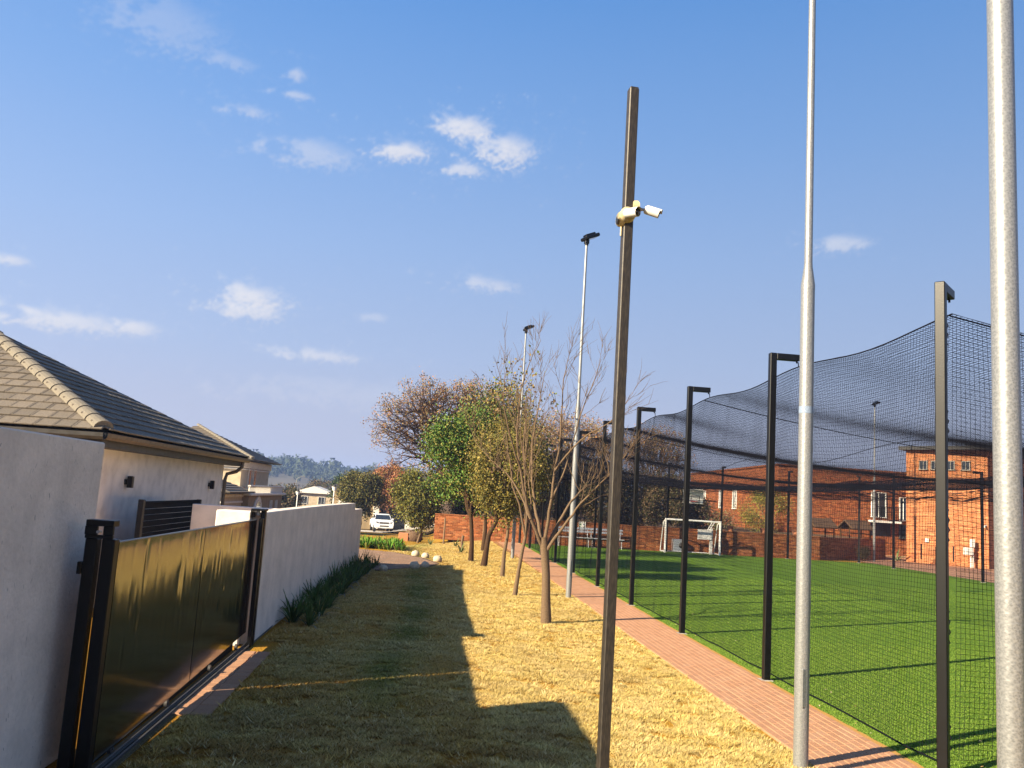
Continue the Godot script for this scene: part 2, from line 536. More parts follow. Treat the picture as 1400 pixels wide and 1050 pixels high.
const EXPOSE := 2.9
func sky_texture() -> ImageTexture:
	# clear winter air: deep blue overhead, paler and greyer towards the horizon and towards the sun
	var lo := Image.create(256, 128, false, Image.FORMAT_RGBF)
	var stops := [[-90.0, Vector3(0.25, 0.22, 0.16)], [-4.0, Vector3(0.45, 0.44, 0.45)], [0.0, Vector3(0.585, 0.595, 0.715)], [4.0, Vector3(0.55, 0.595, 0.765)], [9.0, Vector3(0.455, 0.575, 0.83)], [16.0, Vector3(0.35, 0.52, 0.85)], [24.0, Vector3(0.23, 0.43, 0.82)], [34.0, Vector3(0.12, 0.32, 0.74)], [55.0, Vector3(0.085, 0.2, 0.5)], [90.0, Vector3(0.06, 0.145, 0.38)]]
	for y in 128:
		var el := 90.0 - (y + 0.5) / 128.0 * 180.0
		var c: Vector3 = stops[0][1]
		for i in stops.size() - 1:
			if el >= stops[i][0] and el <= stops[i + 1][0]:
				c = (stops[i][1] as Vector3).lerp(stops[i + 1][1], (el - stops[i][0]) / (stops[i + 1][0] - stops[i][0]))
		if el > 90.0 - 0.8:
			c = stops[-1][1]
		for x in 256:
			var az := ((x + 0.5) / 256.0 - 0.5) * TAU
			var d := Vector3(sin(az) * cos(deg_to_rad(el)), sin(deg_to_rad(el)), -cos(az) * cos(deg_to_rad(el)))
			var k := d.dot(SUN)
			var f := 1.0 + 0.22 * k + 0.8 * pow(maxf(k, 0.0), 5.0)
			var q := c * f
			q = q.lerp(Vector3.ONE * (q.x * 0.3 + q.y * 0.5 + q.z * 0.2) * 1.05, clampf(0.14 * k + 0.45 * pow(maxf(k, 0.0), 4.0), 0, 1)) / EXPOSE
			lo.set_pixel(x, y, Color(q.x, q.y, q.z))
	lo.resize(4096, 2048, Image.INTERPOLATE_CUBIC)
	var turned := Image.create(4096, 2048, false, Image.FORMAT_RGBF)
	turned.blit_rect(lo, Rect2i(2048, 0, 2048, 2048), Vector2i(0, 0))
	turned.blit_rect(lo, Rect2i(0, 0, 2048, 2048), Vector2i(2048, 0))
	lo = turned
	var puffs := CLOUDS.duplicate()
	var r := RandomNumberGenerator.new()
	r.seed = 77
	for i in 34:  # the same fair-weather scraps all round
		var az := r.randf_range(48, 322)
		puffs.append([az - 360.0 if az > 180.0 else az, r.randf_range(6, 40), r.randf_range(1.0, 3.6), r.randf_range(0.4, 1.1), r.randf_range(0.3, 1.0)])
	var fn := noise(5, 1.0, 5)
	fn.fractal_gain = 0.55
	for p in puffs:
		var az: float = p[0]
		var el: float = p[1]
		var ca := cos(deg_to_rad(el))
		var x0 := int((az / ca * 0 + az - 2.6 * p[2] / ca + 180.0) / 360.0 * 4096.0)
		var x1 := int((az + 2.6 * p[2] / ca + 180.0) / 360.0 * 4096.0)
		var y0 := int((90.0 - el - 2.8 * p[3]) / 180.0 * 2048.0)
		var y1 := int((90.0 - el + 2.8 * p[3]) / 180.0 * 2048.0)
		for y in range(maxi(0, y0), mini(2047, y1)):
			for x in range(x0, x1):
				var xx := posmod(x + 2048, 4096)
				var u: float = ((x + 0.5) / 4096.0 * 360.0 - 180.0 - az) * ca
				var w: float = 90.0 - (y + 0.5) / 2048.0 * 180.0 - el
				var nz := fn.get_noise_3d((u + az * 1.7) * 0.55, w * 0.9 + el, az)
				var nf := fn.get_noise_3d((u + az + nz * 0.8) * 2.2 + 50.0, (w + nz * 0.5) * 3.4 + el * 2.0, az + 9.0)
				var uu: float = (u + nz * p[2] * 0.9) / p[2]
				var ww: float = (w + nf * p[3] * 0.5) / p[3]
				if ww < 0.0:
					ww *= 1.25
				var q := exp(-(uu * uu + ww * ww) * 0.95)
				var dens: float = smoothstep(0.16, 1.1, q * 1.05 + nz * 0.42 + nf * 0.46) * p[4]
				if dens <= 0.004:
					continue
				var base := lo.get_pixel(xx, y)
				var sh := clampf(0.5 + w / p[3] * 0.3 - u / p[2] * 0.15, 0, 1)
				var white := Vector3(0.74, 0.735, 0.80).lerp(Vector3(0.93, 0.92, 0.93), sh) / EXPOSE
				dens = minf(dens, 1.0) * 0.8
				lo.set_pixel(xx, y, Color(lerpf(base.r, white.x, dens), lerpf(base.g, white.y, dens), lerpf(base.b, white.z, dens)))
	return ImageTexture.create_from_image(lo)

const CAMX := [0.993, 0.062, 0.099]
const CAMY := [-0.074, 0.989, 0.127]
const CAMZ := [-0.09, -0.134, 0.987]
const CLOUDS := [[0.9, 24.2, 1.74, 0.9, 1.0], [3.4, 23.0, 2.29, 1.3, 1.0], [0.9, 21.6, 1.4, 0.5, 0.8], [-3.6, 22.4, 1.89, 0.75, 1.0], [-9.5, 21.4, 2.74, 1.0, 0.45], [-12.8, 11.7, 2.49, 1.0, 1.0], [-12.5, 10.9, 1.99, 0.6, 0.8],
	[-23.3, 8.8, 3.74, 0.75, 0.9], [-19.4, 9.0, 1.59, 0.55, 0.8], [-8.2, 8.5, 2.99, 0.5, 0.7], [2.7, 14.2, 2.39, 0.55, 0.6], [-26.5, 11.9, 1.0, 0.4, 0.8], [26.7, 17.2, 1.79, 0.6, 0.6], [-19.6, 27.0, 2.99, 1.89, 0.25],
	[-15.4, 25.9, 1.49, 0.5, 0.3], [-11.3, 26.0, 0.65, 0.5, 0.55], [-11.0, 24.8, 1.0, 0.3, 0.5], [-14.3, 23.3, 1.49, 0.45, 0.45], [-4.4, 11.4, 0.8, 0.4, 0.35], [-4.6, 6.0, 9.96, 1.1, 0.2]]

# ---------------------------------------------------------------- ground
func in_drive(x: float, z: float) -> bool:
	return Geometry2D.is_point_in_polygon(Vector2(x, z), DRIVE)
var DRIVE := PackedVector2Array([Vector2(-1.35, -25.7), Vector2(-0.3, -27.2), Vector2(0.35, -28.2), Vector2(0.5, -29.3), Vector2(-0.05, -31.4), Vector2(-0.95, -33.1), Vector2(-2.3, -33.9), Vector2(-8.0, -34.5), Vector2(-12.0, -34.5), Vector2(-12.0, -29.2), Vector2(-2.6, -28.6), Vector2(-2.1, -28.0), Vector2(-1.75, -27.0)])

func build_ground() -> void:
	patch.seed = 9
	patch.frequency = 0.12
	patch.fractal_octaves = 3
	var xs := [-1500.0, -600.0, -250.0, -120.0, -70.0, -45.0, -30.0, -20.0, -14.0, -10.0, -8.0]
	var x := -6.0
	while x < 4.3:
		xs.append(x)
		x += 0.3
	xs.append_array([4.4, 5.0, 7.0, 10.0, 15.0, 22.0, 26.0, 32.0, 45.0, 70.0, 120.0, 250.0, 600.0, 1500.0])
	var zs := [1500.0, 600.0, 250.0, 100.0, 40.0, 20.0, 10.0, 4.0]
	var z := 0.0
	while z > -50.0:
		zs.append(z)
		z -= 0.4
	while z > -130.0:
		zs.append(z)
		z -= 3.0
	zs.append_array([-140.0, -170.0, -220.0, -300.0, -420.0, -560.0, -800.0, -1500.0])
	var mb := MB.new()
	mb.tint = true
	for j in zs.size():
		for i in xs.size():
			var px: float = xs[i]
			var pz: float = zs[j]
			mb.v.append(Vector3(px, ter(px, pz), pz))
			var e := 0.2
			mb.n.append(Vector3(-(ter(px + e, pz) - ter(px - e, pz)) / (2 * e), 1, -(ter(px, pz + e) - ter(px, pz - e)) / (2 * e)).normalized())
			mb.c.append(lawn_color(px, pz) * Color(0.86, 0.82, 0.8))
			mb.uv.append(Vector2(px, pz))
	for j in zs.size() - 1:
		for i in xs.size() - 1:
			var a := j * xs.size() + i
			var b := a + xs.size()
			mb.idx.append_array([a, b, a + 1, a + 1, b, b + 1])
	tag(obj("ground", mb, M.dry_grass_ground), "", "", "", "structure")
	# turf of the netted pitch
	mb = MB.new()
	mb.quad(Vector3(5.0, 0.008, -1.0), Vector3(24.9, 0.008, -1.0), Vector3(24.9, 0.008, -45.6), Vector3(5.0, 0.008, -45.6))
	tag(obj("sports_turf", mb, M.turf), "", "", "", "structure")
	# paved strip right of and behind the pitch
	mb = MB.new()
	mb.quad(Vector3(24.9, 0.006, -1.0), Vector3(60.0, 0.006, -1.0), Vector3(60.0, 0.006, -64.0), Vector3(24.9, 0.006, -64.0))
	tag(obj("paved_yard", mb, M.paver0), "", "", "", "structure")
	build_path()
	build_drive()
	# road and pale driveway in front of the far houses
	mb = MB.new()
	for i in 12:
		var z0 := -80.0 - i * 1.2
		var z1 := z0 - 1.2
		for k in 8:
			var xa := -40.0 + k * 6.0
			var xb := xa + 6.0
			mb.quad(Vector3(xa, ter(xa, z0) + 0.03, z0), Vector3(xb, ter(xb, z0) + 0.03, z0), Vector3(xb, ter(xb, z1) + 0.03, z1), Vector3(xa, ter(xa, z1) + 0.03, z1))
	tag(obj("road", mb, M.pale_concrete), "", "", "", "structure")
	# raised terrace behind the brick retaining wall
	mb = MB.new()
	mb.prism(PackedVector2Array([Vector2(0.8, 46.0), Vector2(22.0, 46.0), Vector2(28.9, 51.6), Vector2(28.9, 112.0), Vector2(0.8, 112.0)]), -1.18, Transform3D(Basis(Vector3(1, 0, 0), Vector3(0, 0, -1), Vector3(0, -1, 0)), Vector3.ZERO))
	tag(obj("terrace_ground", mb, M.earth), "", "", "", "structure")
	build_hills()
	build_grass()

func brick_meshes(l: float, w: float, h: float) -> Array:
	var out := []
	for i in 3:
		var mb := MB.new()
		mb.box(Vector3.ZERO, Vector3(w - 0.003 - i * 0.001, h, l - 0.004 - i * 0.001), 0.006)
		out.append(mb.mesh())
	return out

func build_path() -> void:
	var mb := MB.new()
	mb.quad(Vector3(3.93, 0.012, -2.0), Vector3(5.04, 0.012, -2.0), Vector3(5.04, 0.012, -24.0), Vector3(3.9, 0.012, -24.0))
	mb.quad(Vector3(3.9, 0.012, -24.0), Vector3(5.04, 0.012, -24.0), Vector3(5.04, 0.012, -45.6), Vector3(3.62, 0.012, -45.6))
	var path: Node3D = tag(obj("brick_path", mb, M.joint_sand), "", "", "", "structure")
	mb = MB.new()
	var r := RandomNumberGenerator.new()
	r.seed = 41
	for i in 220:
		var z := -2.0 - i * 0.2
		mb.quad(Vector3(5.0, 0.016, z), Vector3(5.075 + r.randf_range(-0.012, 0.02), 0.016, z), Vector3(5.075 + r.randf_range(-0.012, 0.02), 0.016, z - 0.2), Vector3(5.0, 0.016, z - 0.2))
	tag(obj("sand_edge", mb, M.sand_edge), "", "", "", "structure")
	var meshes := brick_meshes(0.2, 0.1, 0.05)
	var n := 0
	var rest: Array[MB] = [MB.new(), MB.new(), MB.new()]
	for row in range(0, 205):
		var z := -4.6 - row * 0.2
		for k in 11:
			var x := 3.95 + k * 0.1
			var zz := z - (0.1 if k % 2 else 0.0)
			if z < -24.0 and k == 0 and r.randf() < 0.15:
				continue
			var at := Vector3(x, 0.0 + r.randf_range(-0.0015, 0.002), zz)
			var turn := Basis.from_euler(Vector3(r.randf_range(-0.012, 0.012), r.randf_range(-0.012, 0.012), r.randf_range(-0.012, 0.012)))
			if z < -7.4 and n < 300:
				shared("paver", meshes[r.randi() % 3], M["paver%d" % (r.randi() % 5)], path, Transform3D(turn, at))
				n += 1
			else:
				rest[r.randi() % 3].box(at, Vector3(0.097, 0.05, 0.196), 0.0 if z < -20.0 else 0.005, turn)
	for i in 3:
		tag(obj("paver_field", rest[i], M["paver%d" % i], path), "", "", "", "stuff")

func build_drive() -> void:
	var mb := MB.new()
	var tr := Geometry2D.triangulate_polygon(DRIVE)
	for i in range(0, tr.size(), 3):
		var q := []
		for k in 3:
			var p := DRIVE[tr[i + k]]
			q.append(Vector3(p.x, ter(p.x, p.y) + 0.012, p.y))
		mb.face(q, Vector3(-2, -50, -30))
	var drive: Node3D = tag(obj("brick_driveway", mb, M.dark_earth), "", "", "", "structure")
	var r := RandomNumberGenerator.new()
	r.seed = 43
	var f: Array[MB] = [MB.new(), MB.new(), MB.new(), MB.new()]
	var turn := Basis(Vector3.UP, 0.5)
	for i in range(-70, 70):
		for k in range(-60, 60):
			var o := turn * Vector3(i * 0.21 + (0.105 if k % 2 else 0.0), 0, k * 0.105)
			var p := Vector3(-3.0 + o.x, 0, -30.5 + o.z)
			if p.x < -7.0 or not in_drive(p.x, p.z):
				continue
			p.y = ter(p.x, p.z) + 0.012
			f[r.randi() % 4].box(p, Vector3(0.19, 0.05, 0.084), 0.0, turn)
	for i in 4:
		tag(obj("paver_field", f[i], M["drive_paver%d" % i], drive), "", "", "", "stuff")

func build_hills() -> void:
	var mb := MB.new()
	mb.tint = true
	var hn := noise(51, 0.004, 4)
	var xs := []
	for i in 90:
		xs.append(-900.0 + i * 20.0)
	var rows := [[-380.0, 0.0], [-470.0, 0.18], [-560.0, 0.45], [-640.0, 0.78], [-720.0, 1.0], [-820.0, 0.9], [-950.0, 0.4], [-1100.0, -0.3]]
	for j in rows.size():
		for i in xs.size():
			var x: float = xs[i]
			var y := hill_y(x, rows[j][0])
			mb.v.append(Vector3(x, y, rows[j][0]))
			mb.n.append(Vector3(0, 1, 0.12).normalized())
			mb.c.append(Color(0.06, 0.055, 0.03).lerp(Color(0.1, 0.08, 0.045), clampf(hn.get_noise_2d(x * 4, j * 90.0) + 0.4, 0, 1)))
			mb.uv.append(Vector2(x, 0))
	for j in rows.size() - 1:
		for i in xs.size() - 1:
			var a := j * xs.size() + i
			var b := a + xs.size()
			mb.idx.append_array([a, b, a + 1, a + 1, b, b + 1])
	tag(obj("far_hill", mb, M.twig), "", "", "", "structure")
	# woods on the hill: one mass of far crowns
	var crown := MB.new()
	crown.tint = true
	var r := RandomNumberGenerator.new()
	r.seed = 52
	for k in 70:
		var d := Vector3(r.randfn(), r.randfn(), r.randfn()).normalized() * r.randf_range(0.45, 1.0)
		var s := r.randf_range(0.18, 0.34)
		var a := Vector3(r.randfn(), r.randfn(), r.randfn()).normalized() * s
		var b := d.cross(a).normalized() * s
		var g := r.randf_range(0.7, 1.25)
		crown.col = Color(g, g, g)
		crown.tri(d - a, d + a, d + b * 1.3)
	var mm := MultiMesh.new()
	mm.transform_format = MultiMesh.TRANSFORM_3D
	mm.use_colors = true
	mm.mesh = crown.mesh()
	var buf := PackedFloat32Array()
	var n := 0
	for i in 5200:
		var x := r.randf_range(-420.0, 420.0)
		var z := r.randf_range(-900.0, -380.0)
		var wood := hn.get_noise_2d(x * 1.6 + 300.0, z * 2.2)
		var thick := smoothstep(-560.0, -640.0, z)
		if wood < 0.25 - thick * 0.75 and r.randf() > 0.12:
			continue
		var y := hill_y(x, z)
		var h := r.randf_range(2.6, 5.0) if z < -560.0 else r.randf_range(1.6, 3.0)
		if z < -600.0 and r.randf() < 0.1:
			h *= 1.7
		var s := h * r.randf_range(0.7, 1.05)
		var c := Color(0.03, 0.05, 0.022).lerp(Color(0.05, 0.062, 0.03), r.randf())
		if z > -560.0 and r.randf() < 0.6:
			c = Color(0.16, 0.115, 0.06).lerp(Color(0.09, 0.085, 0.04), r.randf())
		var b := Basis(Vector3.UP, r.randf() * TAU).scaled(Vector3(s, h, s))
		buf.append_array([b.x.x, b.y.x, b.z.x, x, b.x.y, b.y.y, b.z.y, y + h * 0.8, b.x.z, b.y.z, b.z.z, z, c.r, c.g, c.b, 1.0])
		n += 1
	mm.instance_count = n
	mm.buffer = buf
	var o := MultiMeshInstance3D.new()
	o.multimesh = mm
	o.material_override = M.twig
	hang(o, "hillside_woods")
	tag(o, "hazy blue-green woods covering the far hill on the horizon", "woods", "", "stuff")

func hill_y(x: float, z: float) -> float:
	var prof := 0.0
	var rows := [[-380.0, 0.0], [-470.0, 0.18], [-560.0, 0.45], [-640.0, 0.78], [-720.0, 1.0], [-820.0, 0.9], [-950.0, 0.4], [-1100.0, -0.3]]
	for j in rows.size() - 1:
		if z <= rows[j][0] and z >= rows[j + 1][0]:
			prof = lerpf(rows[j][1], rows[j + 1][1], (rows[j][0] - z) / (rows[j][0] - rows[j + 1][0]))
	var crest := 13.0 + 3.5 * sin(x * 0.011 + 2.2) + 1.8 * sin(x * 0.031 + 0.6) - 5.0 * smoothstep(-100.0, -30.0, x) + 3.0 * smoothstep(60.0, 260.0, absf(x + 100.0))
	return ter(x, -380.0) + prof * (crest - ter(x, -380.0)) - 0.3

func scatter(called: String, label: String, pts: Array, blade: Mesh, m: Material) -> void:
	# pts: [position, turn, size, colour]
	var mm := MultiMesh.new()
	mm.transform_format = MultiMesh.TRANSFORM_3D
	mm.use_colors = true
	mm.mesh = blade
	var buf := PackedFloat32Array()
	buf.resize(pts.size() * 16)
	var k := 0
	for p in pts:
		var s: float = p[2]
		var co := cos(p[1]) * s
		var si := sin(p[1]) * s
		var at: Vector3 = p[0]
		var c: Color = p[3]
		buf[k] = co; buf[k + 1] = 0.0; buf[k + 2] = si; buf[k + 3] = at.x
		buf[k + 4] = 0.0; buf[k + 5] = s; buf[k + 6] = 0.0; buf[k + 7] = at.y
		buf[k + 8] = -si; buf[k + 9] = 0.0; buf[k + 10] = co; buf[k + 11] = at.z
		buf[k + 12] = c.r; buf[k + 13] = c.g; buf[k + 14] = c.b; buf[k + 15] = 1.0
		k += 16
	mm.instance_count = pts.size()
	mm.buffer = buf
	var o := MultiMeshInstance3D.new()
	o.multimesh = mm
	o.material_override = m
	hang(o, called)
	tag(o, label, "grass", "", "stuff")

func tuft(blades: int, h: float, spread: float, w: float, sd: int) -> Mesh:
	var mb := MB.new()
	mb.tint = true
	var r := RandomNumberGenerator.new()
	r.seed = sd
	for i in blades:
		var a := TAU * i / blades + r.randf_range(-0.5, 0.5)
		var o := Vector3(cos(a), 0, sin(a))
		var s := Vector3(-sin(a), 0, cos(a)) * w * r.randf_range(0.7, 1.2)
		var root := o * spread * r.randf_range(0.0, 0.45)
		var hh := h * r.randf_range(0.5, 1.0)
		var tip := root + o * spread * r.randf_range(0.4, 1.2) + Vector3.UP * hh
		var g := r.randf_range(0.75, 1.2)
		mb.col = Color(g, g, g)
		mb.tri(root - s, root + s, tip)
	return mb.mesh()

func build_grass() -> void:
	var r := RandomNumberGenerator.new()
	r.seed = 61
	var pts := []
	var bands := [[-4.5, -9.0, 62000], [-9.0, -14.0, 66000], [-14.0, -22.0, 52000], [-22.0, -34.0, 30000], [-34.0, -46.0, 14000]]
	for b in bands:
		for i in b[2]:
			var z := r.randf_range(b[1], b[0])
			var x := r.randf_range(-2.35, 3.97)
			if x > 3.86 + r.randf_range(-0.05, 0.05) - 0.26 * smoothstep(-24.0, -45.0, z) or x < wall_x(z) + 0.1:
				continue
			if z > -13.5 and x < (-1.95 if z < -9.2 else -2.28) + r.randf_range(-0.1, 0.05):
				continue
			if in_drive(x, z):
				continue
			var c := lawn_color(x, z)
			var bare := patch.get_noise_2d(x * 16.0, z * 16.0 + 70.0)
			if bare > 0.24 and r.randf() < 0.85:
				continue
			var k := r.randf_range(0.7, 1.3)
			if r.randf() < 0.12:
				c = c.lerp(Color(0.7, 0.56, 0.28), 0.6)
			elif r.randf() < 0.08:
				c = c.lerp(Color(0.1, 0.13, 0.03), 0.5)
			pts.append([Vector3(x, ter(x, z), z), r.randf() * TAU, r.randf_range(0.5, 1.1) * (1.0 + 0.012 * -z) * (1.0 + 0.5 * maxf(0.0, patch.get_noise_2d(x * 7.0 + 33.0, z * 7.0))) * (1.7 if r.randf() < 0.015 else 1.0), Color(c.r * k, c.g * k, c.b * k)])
	scatter("dry_lawn_grass", "short dry straw-coloured lawn grass between the wall and the path", pts, tuft(6, 0.034, 0.05, 0.0045, 1), M.blade)
	pts = []
	for b in [[-5.0, -10.0, 36000], [-10.0, -16.0, 40000], [-16.0, -30.0, 40000]]:
		for i in b[2]:
			var z := r.randf_range(b[1], b[0])
			var x := 5.08 + pow(r.randf(), 1.3) * (6.0 + -z * 0.5)
			if x > 24.0:
				continue
			var c := Color(0.14, 0.24, 0.03)
			c = c.lerp(Color(0.2, 0.29, 0.05), r.randf())
			pts.append([Vector3(x, 0.006, z), r.randf() * TAU, r.randf_range(0.7, 1.2) * (1.0 + 0.02 * -z), c])
	scatter("turf_pile", "green pile of the artificial turf inside the net cage", pts, tuft(6, 0.018, 0.02, 0.0035, 2), M.blade)

# ---------------------------------------------------------------- left side: walls, gate, house
func build_left() -> void:
	# tall wall beside the gate
	var t := thing("tall_wall", "tall grey plastered boundary wall filling the left edge beside the dark gate", "wall", Vector3(-3.02, 0, -2.0))
	var mb := MB.new()
	mb.box(Vector3(0, 1.33, -0.37), Vector3(0.24, 2.66, 11.0), 0.012)
	obj("wall_body", mb, M.plaster, t)
	# long curved wall, higher part and lower end
	t = thing("curved_wall", "long grey plastered wall that curves along the strappy plants to the driveway", "wall")
	curved(t, "wall_body", -13.2, -25.7, 1.94)
	curved(t, "low_end", -25.7, -27.3, 1.75)
	# gate pier and inner walls
	t = thing("gate_pier", "short sunlit cream pier behind the far end of the dark gate", "pier", Vector3(-2.86, 0, -13.3))
	mb = MB.new()
	mb.box(Vector3(0.02, 0.975, 0.1), Vector3(0.5, 1.95, 0.42), 0.012)
	obj("pier_body", mb, M.cap_plaster, t)
	t = thing("yard_wall", "low pale bluish wall in shade between the slatted yard gate and the cream pier", "wall", Vector3(-3.5, 0, -17.0))
	mb = MB.new()
	mb.box(Vector3(0, 0.95, 0), Vector3(1.96, 1.9, 0.23), 0.012)
	obj("wall_body", mb, M.house_plaster, t)
	build_gate()
	build_house()
	# dark slatted panel behind the gate
	t = thing("yard_gate", "black slatted yard gate with a post at its left, behind the gate", "gate", Vector3(-5.0, 0, -17.4))
	mb = MB.new()
	mb.box(Vector3(0, 0.98, 1.82), Vector3(0.1, 1.96, 0.1), 0.01)
	obj("post", mb, M.black_steel, t)
	mb = MB.new()
	mb.box(Vector3(0, 0.98, -1.95), Vector3(0.1, 1.9, 0.08), 0.01)
	obj("post", mb, M.black_steel, t)
	var slat := MB.new()
	slat.box(Vector3.ZERO, Vector3(0.025, 0.1, 3.65), 0.006)
	var sm := slat.mesh()
	for i in 16:
		shared("slat", sm, M.flat_black, t, Transform3D(Basis.IDENTITY, Vector3(0.01, 0.24 + i * 0.107, -0.1)))
	mb = MB.new()
	mb.box(Vector3(0, 1.9, -0.1), Vector3(0.06, 0.05, 3.7), 0.008)
	obj("top_rail", mb, M.flat_black, t)

func curved(t: Node3D, called: String, z0: float, z1: float, h: float) -> void:
	var mb := MB.new()
	var n := 16
	for i in n:
		var a := lerpf(z0, z1, float(i) / n)
		var b := lerpf(z0, z1, float(i + 1) / n)
		var pa := wall_x(a)
		var pb := wall_x(b)
		var th := 0.23
		mb.quad(Vector3(pa, -0.3, a), Vector3(pb, -0.3, b), Vector3(pb, h - 0.012, b), Vector3(pa, h - 0.012, a))
		mb.quad(Vector3(pb - th, -0.3, b), Vector3(pa - th, -0.3, a), Vector3(pa - th, h - 0.012, a), Vector3(pb - th, h - 0.012, b))
		mb.quad(Vector3(pa, h - 0.012, a), Vector3(pb, h - 0.012, b), Vector3(pb - 0.012, h, b), Vector3(pa - 0.012, h, a))
		mb.quad(Vector3(pa - 0.012, h, a), Vector3(pb - 0.012, h, b), Vector3(pb - th, h, b), Vector3(pa - th, h, a))
		if i == 0:
			mb.quad(Vector3(pa - th, -0.3, a), Vector3(pa, -0.3, a), Vector3(pa, h - 0.012, a), Vector3(pa - th, h - 0.012, a))
		if i == n - 1:
			mb.quad(Vector3(pb, -0.3, b), Vector3(pb - th, -0.3, b), Vector3(pb - th, h - 0.012, b), Vector3(pb, h - 0.012, b))
	obj(called, mb, M.plaster, t)

func build_gate() -> void:
	var gx := -2.5
	# sliding gate of two sheet-metal leaves with a hair gap between them
	var t := thing("sliding_gate", "large glossy dark sheet-metal sliding gate, dented, with yellow lawn reflections", "gate", Vector3(gx, 0, -10.1))
	var dn := noise(71, 0.9, 3)
	var r := RandomNumberGenerator.new()
	r.seed = 72
	var dents := []
	for i in 46:
		dents.append([r.randf_range(-2.7, 2.7), r.randf_range(0.7, 1.72), r.randf_range(0.02, 0.07), r.randf_range(0.05, 0.22), r.randf_range(-0.0065, 0.004)])
	var creases := []
	for i in 17:
		creases.append([-2.6 + i * 0.325 + r.randf_range(-0.08, 0.08), r.randf_range(0.55, 1.1), r.randf_range(0.0006, 0.0018) * (1.0 if r.randf() < 0.5 else -1.0)])
	var bottom := func(z: float) -> float: return lerpf(0.2, 0.085, clampf((z + 2.8) / 5.4, 0, 1))
	for leaf in [[-2.96, -0.012], [0.012, 2.74]]:
		var mb := MB.new()
		var nx := 120
		var ny := 64
		var pts := []
		for j in ny + 1:
			for i in nx + 1:
				var z: float = lerpf(leaf[0], leaf[1], float(i) / nx)
				var y := lerpf(bottom.call(z), 1.84, float(j) / ny)
				var d := 0.004 * dn.get_noise_2d(z * 0.35, y * 0.6) + 0.0014 * dn.get_noise_2d(z * 1.3 + 50.0, y * 1.1)
				for q in dents:
					var u: float = (z - q[0]) / q[2]
					var w: float = (y - q[1]) / q[3]
					var k := u * u + w * w
					if k < 9.0:
						d += q[4] * exp(-k)
				for q in creases:
					var u: float = (z - q[0]) / 0.035
					if absf(u) < 4.0:
						d += q[2] * exp(-absf(u)) * smoothstep(q[1] - 0.5, q[1] + 0.2, y)
				var edge: float = minf(minf(z - leaf[0], leaf[1] - z), minf(y - bottom.call(z), 1.83 - y))
				d *= smoothstep(0.0, 0.06, edge)
				pts.append(Vector3(d, y, z))
		for j in ny + 1:
			for i in nx + 1:
				var k := j * (nx + 1) + i
				var dz: Vector3 = pts[k + (1 if i < nx else 0)] - pts[k - (1 if i > 0 else 0)]
				var dy: Vector3 = pts[k + (nx + 1 if j < ny else 0)] - pts[k - (nx + 1 if j > 0 else 0)]
				mb.v.append(pts[k])
				mb.n.append(dy.cross(dz).normalized())
				mb.uv.append(Vector2(pts[k].z, pts[k].y))
				mb.c.append(Color.WHITE)
		for j in ny:
			for i in nx:
				var a := j * (nx + 1) + i
				var b := a + nx + 1
				mb.idx.append_array([a, a + 1, b, a + 1, b + 1, b])
		# back of the sheet
		mb.quad(Vector3(-0.006, bottom.call(leaf[0]), leaf[0]), Vector3(-0.006, 1.83, leaf[0]), Vector3(-0.006, 1.83, leaf[1]), Vector3(-0.006, bottom.call(leaf[1]), leaf[1]))
		var o := obj("gate_leaf", mb, M.gate_sheet, t)
		var fr := MB.new()
		var zc: float = (leaf[0] + leaf[1]) * 0.5
		var zl: float = leaf[1] - leaf[0]
		fr.box(Vector3(-0.03, 1.81, zc), Vector3(0.045, 0.05, zl - 0.14), 0.004)
		fr.box(Vector3(-0.03, bottom.call(zc) + 0.04, zc), Vector3(0.045, 0.06, zl - 0.14), 0.004, Basis(Vector3.RIGHT, 0.0213))
		for k in [0.1, 0.5, 0.9]:
			fr.box(Vector3(-0.03, 1.02, lerpf(leaf[0], leaf[1], k)), Vector3(0.04, 1.56, 0.05), 0.004)
		obj("frame", fr, M.black_steel, o)
		var lip := MB.new()
		lip.box(Vector3(-0.004, 1.834, zc), Vector3(0.014, 0.012, zl), 0.003)
		obj("top_edge", lip, M.galvanised, o)
	for z in [-2.45, -1.0, 0.75, 2.3]:
		var w := MB.new()
		w.tube(PackedVector3Array([Vector3(-0.035, 0.075, z), Vector3(-0.005, 0.075, z)]), PackedFloat32Array([0.042, 0.042]), 16)
		w.rod(Vector3(-0.005, 0.075, z), Vector3(0.004, 0.075, z), 0.012, 8)
		obj("wheel", w, M.track_steel, t)
	# track along the ground, running on along the wall
	mb_track()
	# left post pair with its lock box, right guide post
	var p := thing("gate_post", "black steel double post with a square lock box at the near end of the gate", "post", Vector3(-2.62, 0, -7.3))
	var mb := MB.new()
	mb.box(Vector3(-0.067, 0.93, 0), Vector3(0.095, 1.86, 0.1), 0.006)
	obj("outer_post", mb, M.black_steel, p)
	mb = MB.new()
	mb.box(Vector3(0.068, 0.93, 0), Vector3(0.105, 1.86, 0.1), 0.006)
	obj("inner_post", mb, M.black_steel, p)
	mb = MB.new()
	mb.box(Vector3(-0.01, 1.985, 0.0), Vector3(0.22, 0.05, 0.13), 0.004)
	mb.box(Vector3(-0.01, 1.875, 0.045), Vector3(0.22, 0.03, 0.03), 0.004)
	mb.box(Vector3(-0.075, 1.925, 0.045), Vector3(0.1, 0.07, 0.03), 0.004)
	mb.box(Vector3(0.06, 1.925, 0.045), Vector3(0.08, 0.07, 0.03), 0.004)
	obj("lock_box", mb, M.black_steel, p)
	mb = MB.new()
	mb.rod(Vector3(-0.03, 1.91, -0.02), Vector3(-0.015, 1.915, 0.07), 0.014, 10)
	obj("bolt", mb, M.galvanised, p)
